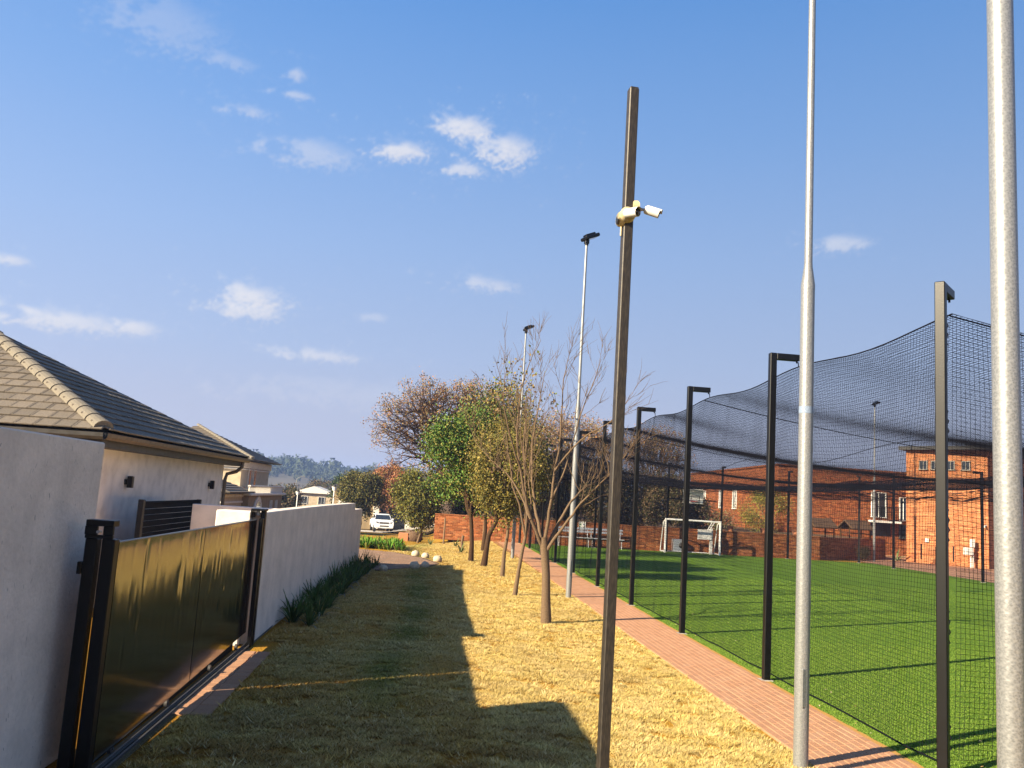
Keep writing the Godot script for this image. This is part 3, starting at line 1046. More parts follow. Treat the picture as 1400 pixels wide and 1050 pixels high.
	mb = MB.new()
	mb.box(Vector3(-0.14, 1.62, 0.02), Vector3(0.03, 0.1, 0.06), 0.005)
	obj("hinge", mb, M.black_steel, p)
	p = thing("gate_guide_post", "slim black guide post with a roller bracket at the far end of the gate", "post", Vector3(-2.46, 0, -13.05))
	mb = MB.new()
	mb.box(Vector3(0.03, 0.99, -0.1), Vector3(0.07, 1.98, 0.1), 0.006)
	obj("outer_post", mb, M.black_steel, p)
	mb = MB.new()
	mb.box(Vector3(0.03, 0.93, 0.03), Vector3(0.06, 1.86, 0.09), 0.006)
	obj("inner_post", mb, M.black_steel, p)
	mb = MB.new()
	mb.box(Vector3(-0.02, 1.985, -0.02), Vector3(0.2, 0.03, 0.3), 0.004)
	mb.box(Vector3(-0.11, 1.93, -0.02), Vector3(0.02, 0.13, 0.3), 0.004)
	obj("bracket", mb, M.black_steel, p)
	mb = MB.new()
	mb.rod(Vector3(-0.03, 1.9, 0.03), Vector3(-0.03, 1.97, 0.03), 0.03, 12)
	obj("roller", mb, M.galvanised, p)

func mb_track() -> void:
	var t := thing("gate_track", "steel gate track in a concrete strip along the foot of gate and wall", "track", Vector3(-2.5, 0, -10.9))
	var mb := MB.new()
	mb.box(Vector3(0.03, -0.004, 1.0), Vector3(0.2, 0.03, 5.9), 0.004)
	obj("concrete_strip", mb, M.earth_grey, t)
	mb = MB.new()
	mb.box(Vector3(-0.13, 0.005, 1.0), Vector3(0.07, 0.15, 5.6), 0.006, Basis(Vector3.RIGHT, 0.014))
	obj("added_kerb", mb, M.dark_earth, t)  # added low bar that trims the sunlight passing under the gate
	mb = MB.new()
	mb.box(Vector3(0.015, 0.02, 0), Vector3(0.05, 0.02, 7.9), 0.002)
	mb.box(Vector3(0.015, 0.038, 0), Vector3(0.016, 0.02, 7.9), 0.004)
	mb.box(Vector3(0.075, 0.02, 0), Vector3(0.02, 0.03, 7.9), 0.002)
	obj("rail", mb, M.track_steel, t)
	# brick edging between track and lawn
	var e := thing("brick_edging", "double row of orange bricks laid along the gate track, partly sunlit", "edging", Vector3(-2.14, 0, -10.0))
	var meshes := brick_meshes(0.2, 0.2, 0.05)
	var r := RandomNumberGenerator.new()
	r.seed = 73
	for i in 34:
		shared("brick", meshes[i % 3], M["paver%d" % (r.randi() % 5)], e, Transform3D(Basis.from_euler(Vector3(r.randf_range(-0.02, 0.02), r.randf_range(-0.03, 0.03), 0)), Vector3(r.randf_range(-0.004, 0.004) - 0.202 * (i % 2), -0.008 + r.randf_range(-0.004, 0.003), 0.7 - int(i / 2.0) * 0.202)))

# tiles on one slope: eave from a to b, top at c (a triangle); nearest rows first
func tile_slope(a: Vector3, b: Vector3, c: Vector3, parent: Node3D, meshes: Array, budget: int, rest: MB, keep: Callable, mats: Array) -> int:
	var along := (b - a).normalized()
	var wide := a.distance_to(b)
	var foot := a + along * (c - a).dot(along)
	var up := (c - foot).normalized()
	var high := foot.distance_to(c)
	var nrm := up.cross(along).normalized()
	if nrm.y < 0:
		nrm = -nrm
	var basis := Basis(along, nrm, along.cross(nrm))
	if basis.z.dot(up) > 0:
		basis = Basis(-along, nrm, (-along).cross(nrm))
	var tilt := Basis(basis.x, -0.1)
	var apex := (c - a).dot(along)
	var r := RandomNumberGenerator.new()
	r.seed = 81
	var rowh := 0.3
	var rows := int(high / rowh)
	var n := 0
	for j in rows + 1:
		var d := j * rowh + 0.13
		var k := clampf((d - 0.13) / high, 0, 1)
		var x0 := apex * k + 0.02
		var x1 := wide + (apex - wide) * k - 0.02
		var x := x0 - r.randf_range(0.0, 0.02) - (0.15 if j % 2 else 0.0)
		while x < x1:
			var l := maxf(x, x0)
			var rr := minf(x + 0.297, x1)
			x += 0.3
			if rr - l < 0.05:
				continue
			var at := a + along * ((l + rr) * 0.5) + up * d + nrm * (0.062 + r.randf_range(-0.003, 0.003))
			if not keep.call(at):
				continue
			var bb := tilt * basis
			if n < budget and rr - l > 0.29:
				shared("roof_tile", meshes[r.randi() % meshes.size()], mats[r.randi() % mats.size()], parent, Transform3D(bb, at))
				n += 1
			else:
				rest.box(at, Vector3(rr - l, 0.03, 0.36), 0.006, bb)
	return n

func caps(a: Vector3, b: Vector3, parent: Node3D, m: Material, called := "ridge_cap", r0 := 0.12) -> void:
	var mb := MB.new()
	var d := (b - a)
	var n := int(d.length() / 0.38)
	d = d.normalized()
	var sd := d.cross(Vector3.UP).normalized()
	var up := sd.cross(d).normalized()
	var segs := 8
	for e in 2:  # a half-round barrel, a little wider at its lower end
		pass
	var ring := []
	for q in [[0.0, 1.0], [0.4, 0.88]]:
		var row := []
		for i in segs + 1:
			var an := PI * i / segs
			row.append(Vector3(cos(an) * r0 * q[1], sin(an) * r0 * 0.8 * q[1] - 0.02, q[0]))
		ring.append(row)
	for i in segs:
		mb.quad(ring[0][i], ring[1][i], ring[1][i + 1], ring[0][i + 1])
	for i in range(1, segs):
		mb.tri(ring[0][0], ring[0][i], ring[0][i + 1])
	var mesh := mb.mesh()
	for i in n:
		shared(called, mesh, m, parent, Transform3D(Basis(sd, up, d), a + d * (i * 0.38) + up * 0.06))

func build_house() -> void:
	var A := Vector3(-5.3, 3.04, -14.28)
	var B := Vector3(-5.3, 3.04, -25.2)
	var C := Vector3(-9.3, 5.14, -18.1)
	var D := Vector3(-22.0, 3.04, -14.28)
	var E := Vector3(-17.0, 5.14, -18.1)
	var F := Vector3(-22.0, 3.04, -25.2)
	var t := thing("near_house", "single-storey pale plastered house with grey tiled hip roof behind the gate", "house")
	var mb := MB.new()
	mb.box(Vector3(-13.4, 1.4, -19.6), Vector3(15.3, 2.86, 9.75), 0.01)
	obj("wall", mb, M.house_plaster, t)
	# roof deck
	mb = MB.new()
	mb.tri(A, B, C)
	mb.quad(D, A, C, E)
	mb.quad(B, F, E, C)
	mb.tri(F, D, E)
	mb.quad(A, D, F, B)
	var roof := obj("roof", mb, M.dark_tile, t)
	var tm := []
	for i in 3:
		var q := MB.new()
		q.box(Vector3.ZERO, Vector3(0.297, 0.03, 0.36), 0.006)
		q.box(Vector3(-0.13 + i * 0.002, 0.015, 0.0), Vector3(0.03, 0.012, 0.35), 0.004)
		tm.append(q.mesh())
	var mats := [M.tile0, M.tile1, M.tile2, M.tile3]
	var rest := MB.new()
	var n := tile_slope(D, A, C, roof, tm, 90, rest, func(p): return p.x / p.z < 0.56 and p.x > D.x + (p.y - D.y) * 2.0, mats)
	n = tile_slope(A, B, C, roof, tm, 300 - n, rest, func(_p): return true, mats)
	tag(obj("tile_field", rest, M.tile1, roof), "", "", "", "stuff")
	caps(A + Vector3(-0.05, 0.03, -0.05), C, roof, M.ridge_mortar, "ridge_cap", 0.165)
	caps(B + Vector3(-0.05, -0.04, 0.05), C + Vector3(0, -0.06, 0), roof, M.dark_tile, "ridge_cap", 0.13)  # hip on the shaded side: shade put into a darker tile colour
	caps(C, E, roof, M.dark_tile)
	# fascia, gutters, soffit
	mb = MB.new()
	mb.box(Vector3(-5.36, 2.90, -19.74), Vector3(0.03, 0.2, 10.8), 0.004)
	mb.box(Vector3(-13.6, 2.90, -14.35), Vector3(16.5, 0.2, 0.03), 0.004)
	mb.box(Vector3(-5.56, 2.812, -19.74), Vector3(0.4, 0.02, 10.7), 0.004)
	obj("fascia", mb, M.dark_fascia, t)
	for e in [[Vector3(-5.27, 2.975, -14.19), Vector3(-5.27, 2.975, -25.3)], [Vector3(-5.27, 2.975, -14.21), Vector3(-22.0, 2.975, -14.21)]]:
		mb = MB.new()
		var d: Vector3 = (e[1] - e[0])
		var o := Vector3(1, 0, 0) if absf(d.z) > absf(d.x) else Vector3(0, 0, 1)
		var prev := []
		for q in [[-0.055, 0.055], [-0.05, -0.035], [-0.02, -0.055], [0.03, -0.055], [0.06, -0.01], [0.065, 0.05], [0.052, 0.055]]:
			var p: Vector3 = o * q[0] + Vector3.UP * q[1]
			if prev.size():
				mb.face([e[0] + prev[0], e[1] + prev[0], e[1] + p, e[0] + p], (e[0] + e[1]) * 0.5)
			prev = [p]
		obj("gutter", mb, M.gutter_metal if absf(d.z) > absf(d.x) else M.dark_fascia, t)
	mb = MB.new()
	mb.tube(PackedVector3Array([Vector3(-5.27, 2.93, -24.6), Vector3(-5.28, 2.78, -24.6), Vector3(-5.42, 2.64, -24.58), Vector3(-5.66, 2.56, -24.54), Vector3(-5.69, 2.4, -24.5), Vector3(-5.69, 0.1, -24.5)]), PackedFloat32Array([0.05, 0.05, 0.05, 0.05, 0.05, 0.05]), 8)
	obj("downpipe", mb, M.gutter_metal, t)
	for z in [-16.84, -23.03]:
		mb = MB.new()
		mb.box(Vector3(-5.66, 2.24, z), Vector3(0.1, 0.22, 0.1), 0.006)
		mb.box(Vector3(-5.735, 2.24, z), Vector3(0.03, 0.1, 0.16), 0.004)
		var l := obj("wall_lamp", mb, M.black_steel, t)
		mb = MB.new()
		mb.rod(Vector3(-5.66, 2.345, z), Vector3(-5.66, 2.353, z), 0.038, 12)
		obj("lens", mb, M.black_lens, l)

# ---------------------------------------------------------------- poles
func build_poles() -> void:
	# rusty square pole with two cameras
	var t := thing("camera_pole", "tall square dark brown weathered steel pole carrying two white cameras", "pole", Vector3(1.505, 0, -6.74), 0.12)
	var mb := MB.new()
	mb.box(Vector3(0, 2.97, 0), Vector3(0.082, 5.96, 0.082), 0.007)
	obj("shaft", mb, M.rusty_steel, t)
	mb = MB.new()
	mb.box(Vector3(0, 5.953, 0), Vector3(0.07, 0.012, 0.07), 0.002)
	obj("cap", mb, M.rusty_steel, t)
	camera_unit("security_camera", "white bullet camera on a yellowed round box, front of the brown pole", Vector3(1.49, 4.8, -6.69), Vector3(0.55, -0.08, 0.75), Vector3(0, 0, 1), 0.05)
	camera_unit("security_camera", "white bullet camera on a thin arm, right side of the brown pole", Vector3(1.55, 4.89, -6.745), Vector3(0.9, -0.32, 0.3), Vector3(1, 0, 0), 0.1)
	# third, flat junction box on the left face
	mb = MB.new()
	mb.lathe(Vector3(1.463, 4.775, -6.73), Vector3(-1, 0, 0.2).normalized(), [[0.0, 0.065], [0.03, 0.065], [0.042, 0.055], [0.043, 0.0]], 16)
	mb.rod(Vector3(1.45, 4.74, -6.72), Vector3(1.45, 4.63, -6.72), 0.008, 6)
	tag(obj("junction_box", mb, M.yellowed_plastic), "yellowed round junction box on the left face of the brown pole", "junction box")
	# floodlight masts along the path
	var labels := ["galvanised floodlight mast rising out of frame at the path edge, second pole from right", "galvanised floodlight mast with its lamp head above the bare tree", "distant galvanised floodlight mast above the tree crowns, smallest of the row"]
	var i := 0
	for p in [Vector3(3.765, 0, -8.19), Vector3(3.69, 0, -21.3), Vector3(3.54, 0, -33.9)]:
		mast(p, labels[i], i)
		i += 1
	mast(Vector3(26.3, 0, -47.9), "floodlight mast beyond the net in front of the brick building", 3)
	# the pole at the right edge
	t = thing("steel_pole", "thick galvanised steel pole close by at the right edge of the view", "pole", Vector3(3.205, 0, -4.42), 0.0)
	mb = MB.new()
	mb.tube(PackedVector3Array([Vector3(0, 0, 0), Vector3(0, 2.5, 0), Vector3(0, 6.2, 0)]), PackedFloat32Array([0.0715, 0.0715, 0.07]), 28)
	obj("shaft", mb, M.galvanised, t)
	mb = MB.new()
	mb.lathe(Vector3(0, 6.2, 0), Vector3.UP, [[0, 0.07], [0.25, 0.045], [0.3, 0.043]], 24)
	mb.rod(Vector3(0, 6.5, 0), Vector3(0, 9.3, 0), 0.043, 20, 0.038)
	obj("upper_shaft", mb, M.galvanised, t)
	mb = MB.new()
	mb.rod(Vector3(0, 0, 0), Vector3(0, 0.025, 0), 0.16, 20)
	obj("base_plate", mb, M.galvanised, t)

func mast(at: Vector3, label: String, k: int) -> void:
	var t := thing("floodlight_mast", label, "lamp post", at, [0.0, 0.3, 0.1, 0.2][k], "floodlight masts round the pitch")
	var mb := MB.new()
	mb.tube(PackedVector3Array([Vector3.ZERO, Vector3(0, 2.4, 0), Vector3(0, 4.72, 0)]), PackedFloat32Array([0.071, 0.07, 0.069]), 26)
	obj("lower_shaft", mb, M.galvanised, t)
	mb = MB.new()
	mb.tube(PackedVector3Array([Vector3(0, 4.72, 0), Vector3(0, 4.77, 0), Vector3(0, 4.97, 0), Vector3(0, 5.0, 0)]), PackedFloat32Array([0.0705, 0.0705, 0.043, 0.0425]), 26)
	obj("swage", mb, M.galvanised, t)
	mb = MB.new()
	mb.rod(Vector3(0, 5.0, 0), Vector3(0, 9.15, 0), 0.041, 20, 0.034)
	obj("upper_shaft", mb, M.galvanised, t)
	mb = MB.new()
	mb.box(Vector3(0.0, 0.75, 0.062), Vector3(0.075, 0.36, 0.022), 0.004, Basis(Vector3.UP, 0.35))
	obj("hatch", mb, M.galvanised, t)
	mb = MB.new()
	if k == 0:
		mb.tube(PackedVector3Array([Vector3(0, 3.43, 0), Vector3(0, 3.5, 0)]), PackedFloat32Array([0.0718, 0.0718]), 26, false)
		obj("bluish_band", mb, M.pole_blue, t)  # blue-grey ring partway up the nearest mast only
	mb = MB.new()
	mb.box(Vector3(0, 9.22, 0), Vector3(0.12, 0.12, 0.1), 0.01)
	mb.rod(Vector3(0, 9.12, 0), Vector3(0, 9.2, 0), 0.05, 10)
	obj("bracket", mb, M.black_steel, t)
	mb = MB.new()
	mb.box(Vector3(0.1, 9.36, 0), Vector3(0.44, 0.09, 0.34), 0.02, Basis(Vector3(0, 0, 1), 0.42))
	mb.box(Vector3(0.07, 9.42, 0), Vector3(0.3, 0.06, 0.2), 0.015, Basis(Vector3(0, 0, 1), 0.42))
	var h := obj("lamp_head", mb, M.black_steel, t)
	mb = MB.new()
	mb.box(Vector3(0.12, 9.318, 0), Vector3(0.36, 0.01, 0.28), 0.002, Basis(Vector3(0, 0, 1), 0.42))
	obj("lens", mb, M.window_glass, h)

func camera_unit(called: String, label: String, at: Vector3, aim: Vector3, out: Vector3, reach: float) -> void:
	var t := thing(called, label, "camera", at)
	aim = aim.normalized()
	var mb := MB.new()
	mb.lathe(Vector3.ZERO, out, [[-0.01, 0.06], [0.0, 0.066], [0.034, 0.066], [0.046, 0.056], [0.047, 0.0]], 20)
	obj("mount_box", mb, M.yellowed_plastic, t)
	var j := out * (0.045 + reach) + Vector3(0.0, -0.012, 0)
	mb = MB.new()
	mb.rod(out * 0.04, j, 0.013, 8)
	obj("arm", mb, M.galvanised if reach > 0.06 else M.white_plastic, t)
	mb = MB.new()
	mb.lathe(j + aim * -0.045, aim, [[0.0, 0.0], [0.001, 0.03], [0.012, 0.037], [0.13, 0.039], [0.131, 0.033]], 22)
	var b := obj("body", mb, M.white_plastic, t)
	mb = MB.new()
	mb.lathe(j + aim * 0.078, aim, [[0.0, 0.034], [0.008, 0.034], [0.0085, 0.0]], 22)
	obj("lens", mb, M.black_lens, b)
	mb = MB.new()
	var hoodup := (Vector3.UP - aim * aim.y).normalized()
	var hs := aim.cross(hoodup)
	for i in 8:
		var a0 := PI * (0.12 + 0.76 * i / 8.0)
		var a1 := PI * (0.12 + 0.76 * (i + 1) / 8.0)
		var p0 := (hs * cos(a0) + hoodup * sin(a0)) * 0.0425 + j
		var p1 := (hs * cos(a1) + hoodup * sin(a1)) * 0.0425 + j
		mb.quad(p0 + aim * -0.03, p0 + aim * 0.1, p1 + aim * 0.1, p1 + aim * -0.03)
		mb.quad(p0 * 0.96 + j * 0.04 + aim * 0.1, p0 * 0.96 + j * 0.04 + aim * -0.03, p1 * 0.96 + j * 0.04 + aim * -0.03, p1 * 0.96 + j * 0.04 + aim * 0.1)
	obj("hood", mb, M.white_plastic, b)

# ---------------------------------------------------------------- the netted pitch
const NX0 := 5.47
const NX1 := 23.6
const NZ0 := -8.38
const NZ1 := -45.0
func roof_y(x: float, z: float) -> float:
	var u := (x - 14.5) / 9.05
	var s := -z - 8.1
	var wide := pow(sin(PI * fposmod(s, 8.17) / 8.17), 2.0)
	var bay := pow(sin(PI * fposmod(s, 4.085) / 4.085), 2.0)
	var k := smoothstep(0.0, 4.5, minf(x - NX0, NX1 - x))
	if z < -40.9:
		wide *= 0.5
	return 4.66 - 0.85 * clampf(1.0 - u * u, 0.0, 1.0) - k * 0.28 * wide - (1.0 - k) * 0.10 * bay - 0.004 * s

func strand(mb: MB, pts: PackedVector3Array, r: float) -> void:
	var k0 := mb.v.size()
	for i in pts.size():
		var d := (pts[mini(i + 1, pts.size() - 1)] - pts[maxi(i - 1, 0)]).normalized()
		var s := d.cross(Vector3(0.31, 0.87, 0.38)).normalized()
		var w := d.cross(s)
		for k in 3:
			var o: Vector3 = s * [1.0, -0.5, -0.5][k] + w * [0.0, 0.866, -0.866][k]
			mb.v.append(pts[i] + o * r)
			mb.n.append(o)
			mb.uv.append(Vector2.ZERO)
	for i in pts.size() - 1:
		for k in 3:
			var a := k0 + i * 3 + k
			var b := k0 + i * 3 + (k + 1) % 3
			mb.idx.append_array([a, a + 3, b, b, a + 3, b + 3])

func build_cage() -> void:
	# posts
	var proto: Node3D = null
	var zs := [-12.18, -16.26, -20.35, -24.43, -28.52, -32.6, -36.7, -40.8]
	var near := ["second black cage post from the near corner, beside the path", "third black cage post from the near corner, beside the path", "fourth black cage post from the near corner, beside the path", "fifth black cage post from the near corner, just right of the brown pole", "sixth black cage post along the path, behind the bare tree branches", "seventh black cage post along the path, behind the bare tree trunk", "eighth black cage post along the path, far end", "ninth and farthest black cage post along the path"]
	var p := thing("cage_post", "corner post of the net cage, front face lit tan by the sun", "post", Vector3(5.15, 0, -8.08), PI / 4, "black posts of the net cage")
	post_parts(p)
	proto = p.duplicate()
	proto.name = "cage_post"
	p.scale = Vector3(1, 1.016, 1)
	for i in zs.size():
		copy(proto, Vector3(5.06, 0, zs[i]), 0.0, near[i])
	var backs := [[13.07, "black cage post left of the basketball backboard"], [16.1, "black cage post right of the basketball backboard"], [19.9, "black cage post at the back in front of the yellow-green tree"], [9.1, "black cage post at the back behind the aluminium bench"]]
	for b in backs:
		copy(proto, Vector3(b[0], 0, -45.3), -PI / 2, b[1])
	copy(proto, Vector3(24.0, 0, -45.3), -PI * 0.75, "black cage post at the far right corner of the pitch")
	copy(proto, Vector3(24.0, 0, -41.8), PI, "black cage post on the far side, left of the brick tower")
	copy(proto, Vector3(24.3, 0, -35.2), PI, "black cage post on the far side, in front of the electrical box")
	copy(proto, Vector3(5.06, 0, -45.3), PI * 0.25 * -1.0, "black cage post at the far left corner of the pitch")
	proto.free()
	# the net
	var t := thing("cage_net", "black knotted netting hung over and round the green pitch", "net")
	var roof := MB.new()
	var step := 0.062
	var z := NZ0
	while z > NZ1:
		var pts := PackedVector3Array()
		for i in 25:
			var x := lerpf(NX0, NX1, i / 24.0)
			pts.append(Vector3(x, roof_y(x, z), z))
		strand(roof, pts, 0.0027)
		z -= step
	var x := NX0
	while x < NX1:
		var pts := PackedVector3Array()
		for i in 82:
			var zz := lerpf(NZ0, NZ1, i / 81.0)
			pts.append(Vector3(x, roof_y(x, zz), zz))
		strand(roof, pts, 0.0027)
		x += step
	tag(obj("roof_net", roof, M.net_cord, t), "", "", "", "stuff")
	# side nets
	var wob := noise(91, 0.5, 2)
	var side_at := func(s: float, q: float) -> Vector3:
		var top := roof_y(NX0, s)
		return Vector3(lerpf(5.24, NX0, pow(q, 1.5)) + 0.05 * wob.get_noise_2d(s * 2.0, q * 5.0), lerpf(0.06, top, q), s)
	net_panel(t, "side_net", side_at, NZ0, NZ1, 4.6, 0.05, 0.002, 5, 74)
	var end_at := func(s: float, q: float) -> Vector3:
		return Vector3(s, lerpf(0.06, roof_y(s, NZ0), q), NZ0 + 0.06 * wob.get_noise_2d(s * 2.0, q * 5.0 + 30.0))
	net_panel(t, "near_end_net", end_at, NX0, 12.5, 4.4, 0.05, 0.0024, 5, 14)
	var back_at := func(s: float, q: float) -> Vector3:
		return Vector3(s, lerpf(0.06, roof_y(s, NZ1), q), NZ1 + 0.06 * wob.get_noise_2d(s * 2.0, q * 5.0 + 60.0))
	net_panel(t, "far_end_net", back_at, NX0, NX1, 4.2, 0.075, 0.0032, 4, 24)
	var right_at := func(s: float, q: float) -> Vector3:
		return Vector3(NX1 + 0.06 * wob.get_noise_2d(s * 2.0, q * 5.0 + 90.0), lerpf(0.06, roof_y(NX1, s), q), s)
	net_panel(t, "right_side_net", right_at, -30.0, NZ1, 4.2, 0.075, 0.0032, 4, 24)
	# ropes: over the roof at each post, along the edges, up the near corner
	var rope := MB.new()
	for i in 6:
		var zz := maxf(-8.42 - i * 8.17, -45.0)
		var pts := PackedVector3Array()
		var rr := PackedFloat32Array()
		for k in 25:
			var xx := lerpf(NX0, NX1, k / 24.0)
			pts.append(Vector3(xx, roof_y(xx, zz) - 0.012, zz))
			rr.append(0.009)
		rope.tube(pts, rr, 5, false)
	for xx in [NX0, 9.6, 14.3, 19.0, NX1]:
		var pts := PackedVector3Array()
		var rr := PackedFloat32Array()
		for k in 110:
			var zz := lerpf(NZ0, NZ1, k / 109.0)
			pts.append(Vector3(xx, roof_y(xx, zz), zz))
			rr.append(0.009 if xx == NX0 or xx == NX1 else 0.006)
		rope.tube(pts, rr, 5, false)
	for q: float in [0.0, 0.5]:
		var pts := PackedVector3Array()
		var rr := PackedFloat32Array()
		for k in 75:
			var zz := lerpf(NZ0, NZ1, k / 74.0)
			pts.append(side_at.call(zz, q) if q == 0.0 else right_at.call(lerpf(-30.0, NZ1, k / 74.0), q))
			rr.append(0.008)
		rope.tube(pts, rr, 5, false)
	var pts2 := PackedVector3Array()
	var rr2 := PackedFloat32Array()
	for k in 60:
		pts2.append(back_at.call(lerpf(NX0, NX1, k / 59.0), 0.5))
		rr2.append(0.009)
	rope.tube(pts2, rr2, 5, false)
	# corner lacing, a loose zigzag
	pts2 = PackedVector3Array()
	rr2 = PackedFloat32Array()
	for k in 90:
		pts2.append(Vector3(NX0 - 0.1 + 0.014 * (1 if k % 2 else -1) + 0.02 * sin(k * 0.31), 0.03 + k * 0.0515, NZ0 + 0.03))
		rr2.append(0.007)
	rope.tube(pts2, rr2, 5, false)
	obj("rope", rope, M.net_cord, t)
	# slack roof net gathered in folds along the far and right-hand edges
	var fold := MB.new()
	for j in 19:
		var q := j / 18.0
		var pa := PackedVector3Array()
		var pb := PackedVector3Array()
		for k in 49:
			var e := k / 48.0
			var sg := 0.16 * pow(sin(PI * fposmod(e * 5.0, 1.0)), 2.0) + 0.05 * wob.get_noise_2d(e * 30.0, q * 7.0)
			var xx := lerpf(NX0, NX1, e)
			pa.append(Vector3(xx, 3.98 - sg - 0.5 * q, NZ1 + 0.25 * sin(q * 9.0) + 0.2))
			var zz := lerpf(-26.0, NZ1, e)
			pb.append(Vector3(NX1 - 0.2 - 0.25 * sin(q * 9.0), 3.98 - sg - 0.5 * q, zz))
		strand(fold, pa, 0.012)
		strand(fold, pb, 0.012)
	for k in 420:
		var xx := lerpf(NX0, NX1, k / 419.0)
		strand(fold, PackedVector3Array([Vector3(xx, roof_y(xx, NZ1), NZ1), Vector3(xx, 3.9 - 0.1 * sin(xx * 2.0), NZ1 + 0.3), Vector3(xx, 3.4, NZ1 + 0.15)]), 0.006)
	tag(obj("gathered_net", fold, M.net_cord, t), "", "", "", "stuff")
	for i in 9:
		var zz := -12.18 - i * 4.085
		var tie := MB.new()
		var a := Vector3(5.46, 4.71, zz)
		if i == 8:
			continue
		tie.rod(a, Vector3(NX0, roof_y(NX0, zz), zz), 0.008, 5)
		obj("tie", tie, M.net_cord, t)

func post_parts(p: Node3D) -> void:
	var mb := MB.new()
	mb.box(Vector3(-0.01, 0.012, 0), Vector3(0.19, 0.03, 0.17), 0.008)
	obj("footing", mb, M.concrete, p)
	mb = MB.new()
	mb.box(Vector3(0, 2.41, 0), Vector3(0.1, 4.82, 0.1), 0.008)
	obj("upright", mb, M.black_steel, p)
	mb = MB.new()
	mb.box(Vector3(0.23, 4.77, 0), Vector3(0.358, 0.098, 0.098), 0.008)
	obj("arm", mb, M.black_steel, p)
	mb = MB.new()
	mb.rod(Vector3(0.38, 4.725, 0), Vector3(0.38, 4.69, 0), 0.012, 6)
	obj("hook", mb, M.black_steel, p)

func net_panel(t: Node3D, called: String, f: Callable, a: float, b: float, h: float, step: float, r: float, nv: int, nh: int) -> void:
	var mb := MB.new()
	var n := int(absf(b - a) / step)
	for i in n + 1:
		var s := lerpf(a, b, float(i) / n)
		var pts := PackedVector3Array()
		for k in nv + 1:
			pts.append(f.call(s, float(k) / nv))
		strand(mb, pts, r)
	var m := int(h / step)
	for j in m + 1:
		var pts := PackedVector3Array()
		for k in nh + 1:
			pts.append(f.call(lerpf(a, b, float(k) / nh), float(j) / m))
		strand(mb, pts, r)
	tag(obj(called, mb, M.net_cord, t), "", "", "", "stuff")

# ---------------------------------------------------------------- plants
func bend(mb: MB, a: Vector3, b: Vector3, lift: Vector3, r0: float, r1: float, rg: RandomNumberGenerator, n := 5) -> PackedVector3Array:
	var pts := PackedVector3Array()
	var rr := PackedFloat32Array()
	var mid := (a + b) * 0.5 + lift
	var l := a.distance_to(b)
	for i in n + 1:
		var t := float(i) / n
		var p := a.lerp(mid, t).lerp(mid.lerp(b, t), t)
		if i > 0 and i < n:
			p += Vector3(rg.randf_range(-1, 1), rg.randf_range(-1, 1), rg.randf_range(-1, 1)) * l * 0.022
		pts.append(p)
		rr.append(lerpf(r0, r1, t))
	mb.tube(pts, rr, 7 if r0 > 0.03 else (4 if r0 > 0.008 else 3), false)
	return pts

func rdir(rg: RandomNumberGenerator) -> Vector3:
	return Vector3(rg.randfn(), rg.randfn(), rg.randfn()).normalized()

# limbs from a fork out to an ellipsoid crown; returns the twig tips
func limbs(mb: MB, fork: Vector3, c: Vector3, rad: Vector3, n1: int, n2: int, n3: int, r0: float, rg: RandomNumberGenerator, low := -0.45) -> PackedVector3Array:
	var tips := PackedVector3Array()
	for i in n1:
		var a := TAU * (i + rg.randf_range(-0.3, 0.3)) / n1
		var el := rg.randf_range(low, 0.95)
		var d := Vector3(cos(a) * sqrt(1 - el * el), el, sin(a) * sqrt(1 - el * el))
		var t1 := c + d * rad * rg.randf_range(0.4, 0.62)
		var main := bend(mb, fork, t1, Vector3(0, -0.05, 0) + Vector3(d.x, 0, d.z) * 0.12, r0 * rg.randf_range(0.5, 0.75), r0 * 0.28, rg, 6)
		for j in n2:
			var d2 := (d + rdir(rg) * 0.75).normalized()
			var from: Vector3 = main[rg.randi_range(3, 6)]
			var t2 := c + d2 * rad * rg.randf_range(0.7, 0.9)
			var sec := bend(mb, from, t2, rdir(rg) * 0.08 + Vector3.UP * 0.08, r0 * 0.26, r0 * 0.1, rg, 4)
			for k in n3:
				var f3: Vector3 = sec[rg.randi_range(1, 4)]
				var t3 := t2 + rdir(rg) * rad * rg.randf_range(0.12, 0.3) + Vector3.UP * rad.y * 0.06
				bend(mb, f3, t3, rdir(rg) * 0.05, r0 * 0.1, r0 * 0.04, rg, 3)
				tips.append(t3)
	return tips

func leaf_cloud(mb: MB, at: Vector3, spread: Vector3, n: int, size: float, pal: Array, rg: RandomNumberGenerator, droop := 0.0, slim := 0.45) -> void:
	var tone := rg.randf_range(0.78, 1.25)
	for i in n:
		var p := at + Vector3(rg.randfn(), rg.randfn(), rg.randfn()) * spread
		var l := size * rg.randf_range(0.6, 1.25)
		var d := (rdir(rg) + Vector3.DOWN * droop).normalized()
		var s := d.cross(rdir(rg)).normalized() * l * slim
		var q: Color = pal[rg.randi() % pal.size()]
		var k := tone * rg.randf_range(0.8, 1.2)
		mb.col = Color(q.r * k, q.g * k, q.b * k)
		var tip := p + d * l
		var m := p + d * l * 0.5
		var f := d.cross(s).normalized() * l * 0.1
		mb.tri(p, m + s + f, tip)
		mb.tri(p, tip, m - s + f)

